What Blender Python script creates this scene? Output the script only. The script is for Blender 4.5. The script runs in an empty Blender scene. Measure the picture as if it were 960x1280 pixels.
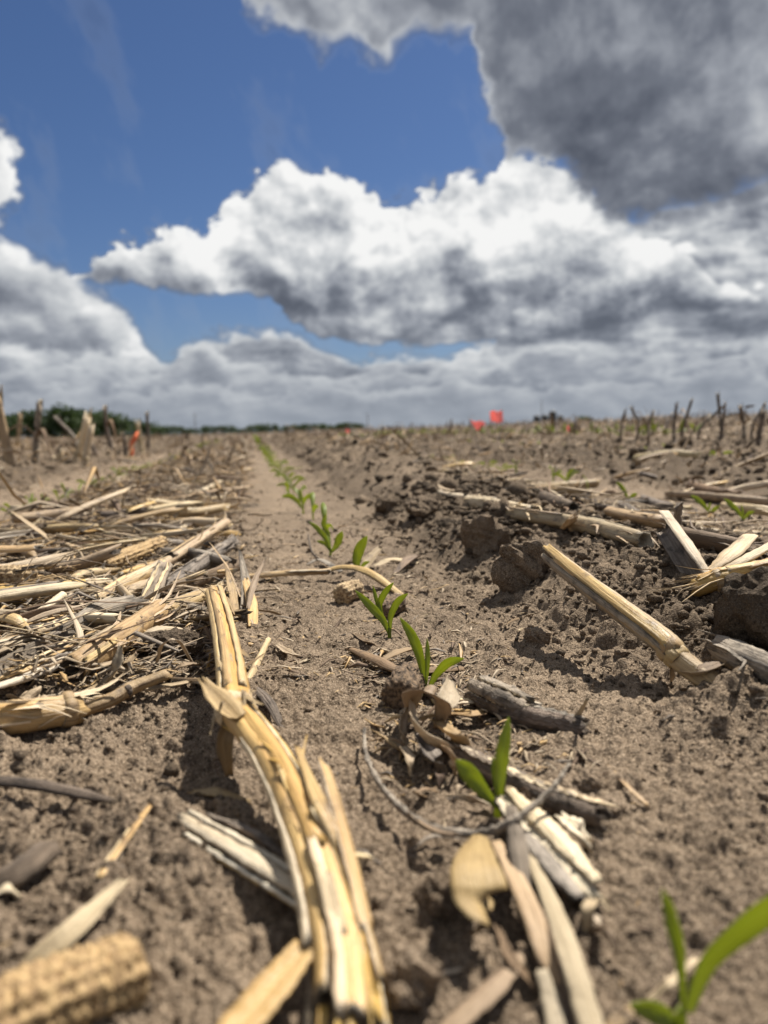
import bpy, math, random
import numpy as np
from mathutils import Vector, Matrix

sc = bpy.context.scene
col = sc.collection
R = math.radians

# ------------------------------------------------------------------ camera
CAM_H = 0.18                      # phone held 18 cm above the seed row; rows run along +Y
F_PX = 962.0
yaw, pit, roll = R(9.56), R(6.05), R(1.2)
fwd = Vector((math.sin(yaw) * math.cos(pit), math.cos(yaw) * math.cos(pit), -math.sin(pit)))
r0 = Vector((math.cos(yaw), -math.sin(yaw), 0))
u0 = r0.cross(fwd)
rgt = r0 * math.cos(roll) - u0 * math.sin(roll)
up = u0 * math.cos(roll) + r0 * math.sin(roll)
cd = bpy.data.cameras.new('camera')
cam = bpy.data.objects.new('camera', cd)
col.objects.link(cam)
m = Matrix((rgt, up, -fwd)).transposed().to_4x4()
m.translation = Vector((0, 0, CAM_H))
cam.matrix_world = m
cd.sensor_fit = 'VERTICAL'
cd.sensor_height = 34.6
cd.lens = 34.6 * F_PX / 1280
cd.clip_start = 0.01
cd.clip_end = 12000
cd.dof.use_dof = True
cd.dof.focus_distance = 0.62
cd.dof.aperture_fstop = 6.2
sc.camera = cam

# ------------------------------------------------------------------ exposure
sc.view_settings.view_transform = 'Standard'
sc.view_settings.look = 'None'
sc.view_settings.exposure = 0.85
sc.view_settings.gamma = 1.0
sc.view_settings.use_curve_mapping = False
sc.cycles.max_bounces = 6
sc.cycles.diffuse_bounces = 3
sc.cycles.glossy_bounces = 2
sc.cycles.transmission_bounces = 3
sc.cycles.transparent_max_bounces = 4

# ------------------------------------------------------------------ sun
SUN_AZ, SUN_EL = R(50), R(55)     # clockwise from +Y, above the horizon
sun_dir = Vector((math.sin(SUN_AZ) * math.cos(SUN_EL), math.cos(SUN_AZ) * math.cos(SUN_EL), math.sin(SUN_EL)))
sl = bpy.data.lights.new('sun', 'SUN')
sl.energy = 5.0
sl.angle = R(0.53)
sl.color = (1.0, 0.945, 0.86)
so = bpy.data.objects.new('sun', sl)
so.rotation_euler = sun_dir.to_track_quat('Z', 'Y').to_euler()
so.location = (3, 3, 6)
col.objects.link(so)


# ------------------------------------------------------------------ node graph helpers
class S:
    """a node socket with arithmetic"""
    nt = None

    def __init__(self, s): self.s = s

    def __add__(a, b): return mth('ADD', a, b)
    def __radd__(a, b): return mth('ADD', b, a)
    def __sub__(a, b): return mth('SUBTRACT', a, b)
    def __rsub__(a, b): return mth('SUBTRACT', b, a)
    def __mul__(a, b): return mth('MULTIPLY', a, b)
    def __rmul__(a, b): return mth('MULTIPLY', b, a)
    def __truediv__(a, b): return mth('DIVIDE', a, b)


def put(inp, v):
    if isinstance(v, S):
        S.nt.links.new(v.s, inp)
    else:
        inp.default_value = v


def node(kind, **kw):
    n = S.nt.nodes.new(kind)
    for k, v in kw.items():
        setattr(n, k, v)
    return n


def mth(op, a, b=None, c=None, clamp=False):
    n = node('ShaderNodeMath', operation=op, use_clamp=clamp)
    for i, v in enumerate((a, b, c)):
        if v is not None:
            put(n.inputs[i], v)
    return S(n.outputs[0])


def vmath(op, a, b=None, out=0):
    n = node('ShaderNodeVectorMath', operation=op)
    put(n.inputs[0], a)
    if b is not None:
        if op == 'SCALE': put(n.inputs[3], b)
        else: put(n.inputs[1], b)
    return S(n.outputs[out])


def xyz(x, y, z=0.0):
    n = node('ShaderNodeCombineXYZ')
    for i, v in enumerate((x, y, z)):
        put(n.inputs[i], v)
    return S(n.outputs[0])


def sep(v):
    n = node('ShaderNodeSeparateXYZ')
    put(n.inputs[0], v)
    return [S(o) for o in n.outputs]


def sstep(v, a, b, lo=0.0, hi=1.0):
    n = node('ShaderNodeMapRange', interpolation_type='SMOOTHSTEP')
    put(n.inputs['Value'], v)
    put(n.inputs['From Min'], a); put(n.inputs['From Max'], b)
    put(n.inputs['To Min'], lo); put(n.inputs['To Max'], hi)
    return S(n.outputs['Result'])


def noise(vec, scale, detail=3, rough=0.5, dist=0.0, dim='3D', color=False):
    n = node('ShaderNodeTexNoise', noise_dimensions=dim)
    if vec is not None:
        put(n.inputs['Vector'], vec)
    put(n.inputs['Scale'], scale); put(n.inputs['Detail'], detail)
    put(n.inputs['Roughness'], rough); put(n.inputs['Distortion'], dist)
    return S(n.outputs['Color' if color else 0])


def voro(vec, scale, detail=0, rough=0.5, feature='F1', dim='2D', out='Distance'):
    n = node('ShaderNodeTexVoronoi', voronoi_dimensions=dim, feature=feature)
    put(n.inputs['Vector'], vec); put(n.inputs['Scale'], scale)
    put(n.inputs['Detail'], detail); put(n.inputs['Roughness'], rough)
    return S(n.outputs[out])


def ramp(fac, stops, interp='LINEAR'):
    n = node('ShaderNodeValToRGB')
    cr = n.color_ramp
    cr.interpolation = interp
    while len(cr.elements) < len(stops):
        cr.elements.new(0.5)
    for e, (p, c) in zip(cr.elements, stops):
        e.position = p
        e.color = (*c, 1)
    put(n.inputs[0], fac)
    return S(n.outputs[0])


def mix(fac, a, b, blend='MIX'):
    n = node('ShaderNodeMix', data_type='RGBA', blend_type=blend)
    put(n.inputs[0], fac)
    for k, v in ((6, a), (7, b)):
        put(n.inputs[k], v if isinstance(v, S) or len(v) == 4 else (*v, 1))
    return S(n.outputs[2])


# ------------------------------------------------------------------ sky: clear blue with broken cumulus
world = bpy.data.worlds.new('World')
sc.world = world
world.use_nodes = True
S.nt = world.node_tree
S.nt.nodes.clear()
SKY_STRENGTH = 0.1
skyn = node('ShaderNodeTexSky', sky_type='NISHITA', sun_disc=False, sun_elevation=SUN_EL, sun_rotation=SUN_AZ,
            altitude=200, air_density=1.0, dust_density=0.6, ozone_density=2.2)
dirv = S(node('ShaderNodeTexCoord').outputs['Generated'])
dx, dy, dz = sep(vmath('NORMALIZE', dirv))
DEG = 57.29578
az = mth('ARCTAN2', dx, dy) * DEG
el = mth('ARCSINE', dz) * DEG
p = xyz(az, el)
# outlines of the cloud banks: (azimuth, elevation) in degrees
A_TOP = [(-13.2, 9.6), (-11.6, 10.7), (-10.9, 11.6), (-9.5, 13.2), (-5.7, 14.7), (-2.7, 15.0), (-1.3, 16.3), (1.3, 18.3), (2.7, 18.7), (5.5, 18.3), (7.8, 17.9), (10.0, 16.7), (12.3, 16.5), (14.3, 17.6), (15.8, 18.1), (17.5, 17.5), (19.1, 18.6), (21.9, 19.0), (24.1, 17.4), (26.0, 15.2), (27.8, 13.6), (30.9, 11.4), (34.9, 8.6), (36, 8)]
A_BASE = [(-13.2, 10.3), (-10.9, 9.8), (-7.6, 9.8), (-3.8, 9.5), (1.2, 9.3), (2.3, 8.0), (5.2, 6.6), (9.2, 6.2), (14.5, 5.6), (19.7, 5.4), (23.6, 6.1), (27.9, 6.7), (31.5, 7.2), (34.9, 7.5), (36, 8)]
B_LOW = [(-1.5, 32), (-0.4, 29.0), (0.2, 27.4), (0.5, 26.0), (2.7, 25.4), (5.4, 23.4), (7.4, 24.4), (9.9, 22.6), (11.1, 23.6), (13.0, 24.4), (16.1, 24.4), (16.8, 22.1), (18.1, 19.4), (19.1, 17.0), (21.9, 16.8), (24.1, 14.7), (26.2, 13.1), (28.3, 12.3), (30.9, 12.4), (33.3, 13.0), (38, 13.8)]
C_TOP = [(-18.5, 14.6), (-15.8, 13.6), (-13.1, 12.4), (-10.9, 11.2), (-8.6, 9.6), (-6.9, 7.7), (-5.4, 5.8), (-3.0, 3.9)]
E_TOP = [(-16.3, 6.7), (-8.9, 5.8), (-7.0, 6.3), (-5.4, 5.9), (-3.9, 7.2), (-0.5, 7.8), (3.5, 7.8), (5.4, 6.8), (8.0, 5.7), (12.2, 6.2), (14.5, 5.6), (18.0, 7.7), (20.8, 8.7), (23.6, 10.6), (26.8, 13.4), (29.4, 15.0), (31.9, 15.2), (34.2, 15.6), (37, 16.5)]
AZ0, AZ1 = -22.0, 42.0


def outline(x, pts, off=0.0):
    n = node('ShaderNodeFloatCurve')
    c = n.mapping.curves[0]
    n.mapping.extend = 'HORIZONTAL'
    q_ = [((a_ - AZ0) / (AZ1 - AZ0), e_ / 40.0) for a_, e_ in pts]
    c.points[0].location = q_[0]
    c.points[1].location = q_[-1]
    for v in q_[1:-1]:
        c.points.new(*v)
    for pt in c.points:
        pt.handle_type = 'VECTOR'
    n.mapping.update()
    put(n.inputs['Value'], x)
    return S(n.outputs[0]) * 40.0


# lower clouds are farther off: their detail shrinks towards the horizon
wp = noise(p, 0.10, 3, 0.6, color=True, dim='2D')
wob = vmath('SUBTRACT', wp, (0.5, 0.5, 0.5))


def heap(v):
    """rounded heaps with finer ones on them"""
    return noise(v, 0.30, 4, 0.52, dim='2D')


shrink = mth('POWER', mth('MAXIMUM', el, 1.5) / 14.0, -0.30)
bq = vmath('ADD', xyz(az * 0.9, el * shrink * 1.55), vmath('MULTIPLY', wob, (1.8, 1.8, 0)))
b_here = heap(bq)
b_sun = heap(vmath('ADD', bq, (0.5, 1.0, 0)))
big1 = noise(bq, 0.155, 2, 0.5, dim='2D')
big2 = noise(vmath('ADD', bq, (1.0, 2.2, 0)), 0.155, 2, 0.5, dim='2D')
relief = (b_here - b_sun) * 1.9 + (big1 - big2) * 1.5
lobes = voro(bq, 0.55, 1.0, 0.5)
lobe_s = voro(vmath('ADD', bq, (0.2, 0.4, 0)), 0.55, 1.0, 0.5)
puff = lobe_s - lobes
bump = (0.45 - lobes) * 0.8 + (b_here - 0.5) * 1.6
fine = noise(bq, 1.3, 4, 0.6, dim='2D') - 0.5
soft = noise(p, 0.13, 3, 0.5, dim='2D') - 0.5
wx, wy, _ = sep(wob)
azw = (az + wx * 2.6 + fine * 0.9 - AZ0) / (AZ1 - AZ0)
elw = el + wy * 2.0
edge = bump * 1.5 + fine * 1.1


def bank(d, lo, hi):
    """coverage from the distance inside the outline, degrees"""
    return sstep(d, lo, hi)


# C, the heap on the left, with the white puff above it
cT = outline(azw, C_TOP)
dC = cT - elw + edge * 0.8
pf = vmath('LENGTH', vmath('MULTIPLY', vmath('SUBTRACT', vmath('ADD', p, vmath('MULTIPLY', wob, (1.5, 1.5, 0))), (-16.8, 16.4, 0)), (1 / 3.3, 1 / 4.4, 0)), out=1)
dP = (1.0 - pf) * 2.2 + edge * 0.7
tC = sstep(cT - elw, 0.0, 5.5, 0.78, 0.28)
# E, the far decks
eT = outline(azw, E_TOP)
dE = eT - elw + edge * 0.55
deck = xyz(az * 0.085, el * 0.42 + wy * 0.6)
s1 = noise(deck, 1.0, 4, 0.6, dim='2D')
s2 = noise(vmath('ADD', deck, (0.01, 0.17, 0)), 1.0, 4, 0.6, dim='2D')
tE = 0.46 + (s1 - s2) * 0.9 + sstep(dE, 0.1, 1.6, 0.42, 0.0)
farq = vmath('ADD', xyz(az * 1.0, el * 2.3), vmath('MULTIPLY', wob, (3.0, 3.0, 0)))
f1 = noise(farq, 0.25, 5, 0.56, dim='2D')
f2 = noise(vmath('ADD', farq, (0.8, 1.1, 0)), 0.25, 5, 0.56, dim='2D')
farrel = f1 - f2
along = noise(xyz(az * 0.11, 3.0), 1.0, 3, 0.55, dim='2D') - 0.5
along2 = noise(xyz(az * 0.16, 9.0), 1.0, 3, 0.55, dim='2D') - 0.5
eT2 = 5.6 + along * 7.0
dE2 = eT2 - el + (f1 - 0.5) * 3.6 + (0.45 - voro(farq, 0.5, 1.0, 0.5)) * 0.9
tE2 = sstep(dE2, 0.2, 2.2, 0.78, 0.40) + farrel * 0.65
eT3 = 3.7 + along2 * 4.5
dE3 = eT3 - el + (f1 - 0.5) * 2.4 + (0.45 - voro(farq, 0.8, 1.0, 0.5)) * 0.6
tE3 = sstep(dE3, 0.2, 1.6, 0.74, 0.46) + farrel * 0.55
# A, the cumulus in the middle
aT = outline(azw, A_TOP)
aB = outline(azw, A_BASE)
dA = mth('MINIMUM', aT - elw + edge, (elw - aB) * 1.3 + edge * 0.45)
hA = (elw - aB) / mth('MAXIMUM', aT - aB, 1.0)
tA = sstep(hA, 0.0, 0.75, 0.25, 0.93) + sstep(az, -4.0, 4.0, 0.14, 0.0) + sstep(az, 22.0, 32.0, 0.0, -0.12)
# B, the dark cloud overhead to the right
bL = outline(azw, B_LOW)
dB = elw - bL + edge * 0.75
tB = sstep(dB, 0.0, 4.0, 0.10, 0.20) + sstep(az, 4.0, 20.0, 0.26, 0.0) + sstep(az, 28.0, 36.0, 0.0, 0.24) * sstep(el, 13.5, 19.0)
rim = sstep(az, 20.0, 25.0, 1.0, 0.0)


def over(col_tone, cov, d, wide, tone, lin, k, feather=0.6):
    """lay a bank over what is behind it; thin edges let the light through"""
    tn = tone + (relief + puff * 0.22 + fine * 0.25) * k + sstep(d, 0.05, wide, 1.0, 0.0) * lin
    mm = bank(d, 0.0, feather)
    return col_tone * (1.0 - mm) + tn * mm, mth('MAXIMUM', cov, mm)


tone, mask = S(node('ShaderNodeValue').outputs[0]) * 0.0, S(node('ShaderNodeValue').outputs[0]) * 0.0
tone, mask = over(tone, mask, dC, 1.8, tC + 0.08 + soft * 0.28, 0.18, 0.40, 1.6)
tone, mask = over(tone, mask, dP, 1.5, 0.80 + soft * 0.3, 0.15, 0.4, 0.8)
tone, mask = over(tone, mask, dE, 1.5, tE + soft * 0.35, 0.15, 0.50, 1.1)
tone, mask = over(tone, mask, dA, 1.3, tA + soft * 0.30, 0.10, 0.64, 0.75)
tone, mask = over(tone, mask, dE2, 1.0, tE2 + soft * 0.3, 0.0, 0.0, 1.3)
tone, mask = over(tone, mask, dE3, 1.0, tE3 + soft * 0.3, 0.0, 0.0, 1.1)
tone, mask = over(tone, mask, dB, 3.2, tB + soft * 0.34, rim * 0.74, 0.28, 2.1)
# overhead and behind the viewer the same broken cover goes on
flat = xyz(dx / mth('MAXIMUM', dz, 0.06), dy / mth('MAXIMUM', dz, 0.06))
cover = noise(flat, 0.9, 4, 0.55, dim='2D')
away = mth('MAXIMUM', sstep(mth('ABSOLUTE', az - 10.0), 30.0, 48.0), sstep(el, 31.0, 40.0))
gm = sstep(cover, 0.46, 0.54)
tone = tone * (1.0 - away) + away * sstep(cover, 0.47, 0.72, 0.9, 0.25)
mask = mask * (1.0 - away) + away * gm
blue = mix(1.0, S(skyn.outputs[0]), (SKY_STRENGTH * 0.42, SKY_STRENGTH * 0.52, SKY_STRENGTH * 0.69), 'MULTIPLY')
veil = noise(xyz(az * 0.16 + el * 0.05, el * 0.10), 1.0, 4, 0.6, dim='2D')
mask = mth('MAXIMUM', mask, sstep(veil, 0.52, 0.80, 0.0, 0.22))
tone = mth('MAXIMUM', tone, sstep(mask, 0.3, 0.0, 0.0, 0.62))
ccol = ramp(mth('MULTIPLY', tone, 1.0, clamp=True), [(0.0, (.092, .105, .137)), (0.22, (.165, .182, .222)), (0.45, (.33, .352, .395)), (0.7, (.60, .62, .64)), (1.0, (.93, .93, .92))])
cl = mix(mask, blue, ccol)
air = mth('EXPONENT', mth('MAXIMUM', el, 0.0) * -0.27)
cl = mix(air * 0.86, cl, (.315, .355, .41))
bg = node('ShaderNodeBackground')
put(bg.inputs[0], mix(1.0, cl, (0.555 / SKY_STRENGTH,) * 3, 'MULTIPLY'))
bg.inputs[1].default_value = SKY_STRENGTH
S.nt.links.new(bg.outputs[0], node('ShaderNodeOutputWorld').inputs[0])
world.cycles.sampling_method = 'MANUAL'
world.cycles.sample_map_resolution = 512


# ------------------------------------------------------------------ terrain height (metres; x across the rows, y along them)
def _h(ix, iy, seed):
    h = (ix.astype(np.int64) * 374761393 + iy.astype(np.int64) * 668265263 + seed * 974711) & 0xffffffff
    h = ((h ^ (h >> 13)) * 1274126177) & 0xffffffff
    h = ((h ^ (h >> 16)) * 2246822519) & 0xffffffff
    return ((h ^ (h >> 15)) & 0xffffff) / float(0x1000000)


def pnoise(x, y, seed=0):
    """gradient noise, about -0.7 to 0.7"""
    x = np.asarray(x, float); y = np.asarray(y, float)
    fx, fy = np.floor(x), np.floor(y)
    u, v = x - fx, y - fy
    ix, iy = fx.astype(np.int64), fy.astype(np.int64)
    su, sv = u * u * u * (u * (u * 6 - 15) + 10), v * v * v * (v * (v * 6 - 15) + 10)

    def g(i, j):
        a = _h(ix + i, iy + j, seed) * 6.2831853
        return np.cos(a) * (u - i) + np.sin(a) * (v - j)
    n0 = g(0, 0) * (1 - su) + g(1, 0) * su
    n1 = g(0, 1) * (1 - su) + g(1, 1) * su
    return n0 * (1 - sv) + n1 * sv


def fbm(x, y, seed=0, octv=3, gain=0.5):
    r, a, k = 0, 1.0, 1.0
    for o in range(octv):
        r = r + a * pnoise(x * k, y * k, seed + o * 17)
        a *= gain; k *= 2.03
    return r


PROFILE = [(-400, .02), (-8, .03), (-2.2, .04), (-1.5, .05), (-1.1, .045), (-.86, .0), (-.66, -.03), (-.5, -.018), (-.3, .016), (-.12, .012), (0, .0), (.11, -.004),
           (.2, 0), (.25, .003), (.29, .026), (.40, .050), (.5, .046), (.62, .028), (.75, .012), (.9, .008), (1.02, .015), (1.18, .05), (1.4, .06), (1.7, .035),
           (2.0, .06), (3, .10), (5, .19), (8, .235), (15, .28), (400, .28)]
_px = np.array([a for a, b in PROFILE]); _pz = np.array([b for a, b in PROFILE])


def hz(x, y):
    """the lie of the land, without crumbs"""
    x = np.asarray(x, float); y = np.asarray(y, float)
    xw = x + 0.03 * pnoise(y * 3.1, x * 0.5 + 7.0, 3) * np.clip(1.6 - np.abs(x - .1) * .2, 0, 1)
    z = (np.interp(xw - .012, _px, _pz) + np.interp(xw, _px, _pz) + np.interp(xw + .012, _px, _pz)) / 3
    z = z * (1 + .55 * np.clip((y - 1.0) / 1.5, 0, 1) * np.clip((x - .20) * 20, 0, 1) * np.clip((.75 - x) * 6, 0, 1))      # the berm grows farther on
    far = np.hypot(x, y)
    z = z + 0.009 * fbm(x * 4.5, y * 4.5, 11, 2) * np.clip((far - .1) * 3, 0, 1)
    z = z + 0.02 * pnoise(x * .35, y * .35, 5) * np.clip((far - 3) / 5, 0, 1) - 0.02 * np.clip((far - 60) / 200, 0, 1) * np.where(x > 0, 1, .3)
    return z


def bumps(x, y, cell, seed, keep):
    """half-buried rounded crumbs, one in some of the cells; unit height"""
    gx, gy = x / cell, y / cell
    ix, iy = np.floor(gx).astype(np.int64), np.floor(gy).astype(np.int64)
    best = np.zeros_like(gx)
    for i in (-1, 0, 1):
        for j in (-1, 0, 1):
            a, b = ix + i, iy + j
            k = _h(a, b, seed)
            cx, cy = a + _h(a, b, seed + 1), b + _h(a, b, seed + 2)
            r = 0.25 + 0.5 * _h(a, b, seed + 3)
            q = 1 - ((gx - cx) ** 2 + (gy - cy) ** 2) / (r * r)
            best = np.maximum(best, np.where(k < keep, np.sqrt(np.maximum(q, 0)) * r, 0))
    return best


def rough_at(x, y):
    """how cloddy the soil is: the berm most, the seed row least"""
    return np.interp(x, [-1.4, -.9, -.62, -.4, -.12, .03, .15, .25, .33, .55, .7, .95, 1.1, 1.5, 3], [.9, .8, .45, .65, .78, .48, .36, .75, 1.0, .95, .5, .4, .9, .95, .9])


def micro(x, y, res):
    ro = rough_at(x, y)
    z = np.zeros_like(x)
    for cell, amp, keep, sd in ((.17, .030, .45, 91), (.085, .020, .30, 101), (.038, .0140, .42, 111), (.017, .0085, .50, 121), (.0085, .0050, .58, 131), (.0045, .0026, .62, 141)):
        f = np.clip((cell / res - 2.0) / 2.5, 0, 1)
        idx = f > 0
        if idx.any():
            a = amp * (ro[idx] ** (1.5 if cell > .03 else 0.8))
            if cell > .1:               # big clods only away from the near strip
                a = a * np.clip((np.hypot(x[idx], y[idx]) - 1.6) / 1.5, 0, 1) * np.clip((ro[idx] - .4) * 3, 0, 1)
            xi, yi = x[idx], y[idx]
            k = 2.2 / cell
            xi, yi = xi + .42 * cell * pnoise(xi * k, yi * k, sd + 5), yi + .42 * cell * pnoise(xi * k, yi * k, sd + 6)
            z[idx] += a * bumps(xi, yi, cell, sd, keep) * f[idx]
    f = np.clip((0.02 / res - 2) / 3, 0, 1)
    z += f * 0.0028 * fbm(x * 130, y * 130, 61, 3, .6)
    f = np.clip((0.09 / res - 2) / 3, 0, 1)
    z += f * 0.005 * ro * fbm(x * 24, y * 24, 71, 2)
    # farther out only the coarser clods are left
    far = np.clip((np.hypot(x, y) - 2.0) / 3.0, 0, 1)
    f = np.clip((.5 / res - 2) / 3, 0, 1)
    z += far * f * 0.020 * np.maximum(fbm(x * 6, y * 6, 81, 2), -.1) * np.clip(ro, .3, 1)
    k = np.clip((np.hypot(x, y) - 1.5) / 1.2, 0, 1) * np.clip((ro - .42) * 2.5, 0, 1) * np.clip((.25 / res - 1.5) / 3, 0, 1)
    z += k * (.050 * np.abs(fbm(x * 10, y * 10, 83, 2)) + .030 * np.abs(pnoise(x * 27, y * 27, 85)))
    return z


# ------------------------------------------------------------------ materials
MATS = {}


def start(name):
    mt = bpy.data.materials.new(name)
    mt.use_nodes = True
    S.nt = mt.node_tree
    S.nt.nodes.clear()
    MATS[name] = mt
    return mt


def finish(colr, rough=0.85, bump_h=None, bump_d=0.001, spec=0.25, trans=None, trans_fac=0.35, strength=1.0):
    b = node('ShaderNodeBsdfPrincipled')
    put(b.inputs['Base Color'], colr if isinstance(colr, S) else (*colr, 1))
    put(b.inputs['Roughness'], rough)
    b.inputs['Specular IOR Level'].default_value = spec
    if bump_h is not None:
        bn = node('ShaderNodeBump')
        bn.inputs['Strength'].default_value = strength
        bn.inputs['Distance'].default_value = bump_d
        put(bn.inputs['Height'], bump_h)
        S.nt.links.new(bn.outputs[0], b.inputs['Normal'])
    out = node('ShaderNodeOutputMaterial')
    if trans is None:
        S.nt.links.new(b.outputs[0], out.inputs[0])
    else:
        t = node('ShaderNodeBsdfTranslucent')
        put(t.inputs[0], trans if isinstance(trans, S) else (*trans, 1))
        mx = node('ShaderNodeMixShader')
        mx.inputs[0].default_value = trans_fac
        S.nt.links.new(b.outputs[0], mx.inputs[1])
        S.nt.links.new(t.outputs[0], mx.inputs[2])
        S.nt.links.new(mx.outputs[0], out.inputs[0])


def rand():
    return S(node('ShaderNodeObjectInfo').outputs['Random'])


def soil(name, dark, mid, light):
    start(name)
    pos = S(node('ShaderNodeNewGeometry').outputs['Position'])
    n1 = noise(pos, 7.0, 4, 0.6)
    n2 = noise(pos, 95.0, 4, 0.65)
    n3 = noise(pos, 1150.0, 2, 0.6)
    c = mix(sstep(n1 * 0.55 + n2 * 0.45, 0.36, 0.62), dark, mid)
    c = mix(sstep(n3, 0.47, 0.70) * 0.9, c, light)
    gx, gy, _gz = sep(pos)
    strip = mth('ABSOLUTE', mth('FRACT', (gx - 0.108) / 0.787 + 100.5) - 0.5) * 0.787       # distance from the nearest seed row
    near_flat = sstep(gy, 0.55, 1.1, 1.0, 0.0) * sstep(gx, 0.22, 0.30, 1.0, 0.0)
    clod_shade = sstep(strip + (n1 - 0.5) * 0.10, 0.10, 0.20) * (1.0 - near_flat)
    outer_shade = sstep(mth('ABSOLUTE', gx - 0.1), 0.62, 0.95)      # more painted clod shade from the neighbouring rows outwards
    c = mix(clod_shade * (sstep(n1, 0.28, 0.66, 0.58, 0.22) + outer_shade * 0.28), c, mix(n2, tuple(v * 0.42 for v in dark), tuple(v * 0.50 for v in mid)))      # darker soil between the seed rows, clod self-shadowing painted into its colour
    c = mix(sstep(noise(pos, 520.0, 2, 0.6), 0.55, 0.68) * 0.8, c, tuple(v * 0.40 for v in dark))
    px_, py_, pz_ = sep(pos)
    open_field = sstep(mth('SQRT', px_ * px_ + py_ * py_), 5.0, 12.0)      # unraked, cloddier soil farther out
    hgt = n3 * 0.35 + n2 * 1.2 + noise(pos, 330.0, 3, 0.65) * 0.8 + open_field * noise(pos, 9.0, 4, 0.7) * 26.0
    finish(c, 0.95, hgt, 0.0036, 0.12)


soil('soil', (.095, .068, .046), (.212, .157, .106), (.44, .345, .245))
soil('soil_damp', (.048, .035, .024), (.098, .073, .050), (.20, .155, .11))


def straw(name, light, dark, stain, stain_amt=0.35, rough=0.6, fibre=1.0, trans=None):
    """dry plant tissue: streaks run along the piece (v of the map, metres)"""
    start(name)
    uvn = S(node('ShaderNodeUVMap', uv_map='UVMap').outputs[0])
    u, v, _ = sep(uvn)
    rd = rand()
    sh = rd * 37.0
    lines = noise(xyz(u * 900.0, v * 16.0, sh), 1.0, 3, 0.65)
    broad = noise(xyz(u * 210.0, v * 13.0, sh + 5.0), 1.0, 3, 0.6)
    blot = noise(xyz(u * 80.0, v * 45.0, sh + 9.0), 1.0, 4, 0.65)
    pos = noise(S(node('ShaderNodeTexCoord').outputs['Object']), 420.0, 3, 0.65)
    c = mix(sstep(broad * 0.6 + lines * 0.4, 0.33, 0.66), dark, light)
    c = mix(sstep(noise(xyz(u * 1500.0, v * 9.0, sh + 3.0), 1.0, 2, 0.6), 0.58, 0.66) * 0.38, c, stain)
    c = mix(sstep(blot, 0.66 - stain_amt * 0.4, 0.82 - stain_amt * 0.2) * 0.9, c, stain)
    c = mix(sstep(pos, 0.60, 0.74) * stain_amt, c, stain)
    hsv = node('ShaderNodeHueSaturation')
    put(hsv.inputs['Hue'], 0.488 + rd * 0.013)
    put(hsv.inputs['Saturation'], 0.84 + mth('FRACT', rd * 7.3) * 0.28)
    put(hsv.inputs['Value'], 0.66 + mth('FRACT', rd * 13.7) * 0.32)
    put(hsv.inputs['Color'], c)
    finish(S(hsv.outputs[0]), rough, lines * 0.6 * fibre + broad * 0.6 * fibre + pos * 0.3, 0.0014, 0.35, trans=S(hsv.outputs[0]) if trans else None, trans_fac=trans or 0)


straw('rind_gold', (.70, .49, .19), (.47, .30, .105), (.16, .10, .045), .28, .42)
straw('rind_tan', (.54, .40, .20), (.33, .225, .105), (.11, .075, .042), .42, .55)
straw('rind_pale', (.78, .64, .41), (.54, .41, .23), (.19, .14, .085), .35, .6)
straw('rind_grey', (.46, .385, .29), (.23, .185, .135), (.05, .04, .03), .6, .8, 2.6)
straw('rind_dark', (.26, .205, .15), (.105, .08, .057), (.03, .024, .018), .5, .85, 2.8)
straw('pith', (.80, .70, .52), (.58, .48, .33), (.25, .19, .12), .30, .9, 1.4)
straw('pith_grey', (.34, .28, .21), (.16, .125, .09), (.05, .042, .034), .5, .95, 2.0)
straw('leaf_tan', (.50, .37, .20), (.33, .23, .12), (.14, .095, .055), .32, .65, .8, .18)
straw('leaf_gold', (.64, .47, .25), (.44, .31, .15), (.20, .13, .06), .25, .55, .8, .15)
straw('leaf_pale', (.68, .55, .36), (.46, .36, .22), (.20, .155, .10), .30, .65, .8, .18)
straw('leaf_brown', (.28, .19, .105), (.15, .10, .058), (.06, .042, .028), .4, .75, .9, .1)
straw('chaff', (.52, .41, .245), (.27, .195, .11), (.10, .072, .045), .4, .75)

start('cob')
_p = S(node('ShaderNodeTexCoord').outputs['Object'])
_n = noise(_p, 350.0, 3, 0.6)
finish(mix(sstep(_n, 0.33, 0.64), (.22, .14, .068), (.42, .29, .14)), 0.7, _n, 0.0012)
start('cob_dark')
_n = noise(S(node('ShaderNodeTexCoord').outputs['Object']), 350.0, 3, 0.6)
finish(mix(sstep(_n, 0.35, 0.66), (.045, .032, .022), (.19, .13, .08)), 0.85, _n, 0.0016)
start('cob_pale')
_p = S(node('ShaderNodeTexCoord').outputs['Object'])
_n = noise(_p, 350.0, 3, 0.6)
finish(mix(sstep(_n, 0.33, 0.66), (.18, .12, .068), (.48, .36, .21)), 0.85, _n, 0.0012)

start('seedling_leaf')
_u, _v, _ = sep(S(node('ShaderNodeUVMap', uv_map='UVMap').outputs[0]))
_l = noise(xyz(_u * 1500.0, _v * 9.0, rand() * 20.0), 1.0, 2, 0.5)
_rib = sstep(mth('ABSOLUTE', _u), 0.0, 0.0011, 1.0, 0.0)
_c = mix(sstep(_l, 0.35, 0.68), (.165, .225, .034), (.265, .325, .060))
_c = mix(_rib * 0.55, _c, (.22, .33, .085))
_c = mix(sstep(_v, 0.0, 0.022, 0.7, 0.0), _c, (.26, .33, .11))
finish(_c, 0.45, _l, 0.0004, 0.40, trans=mix(0.7, _c, (.64, .68, .10)), trans_fac=0.52)

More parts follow.
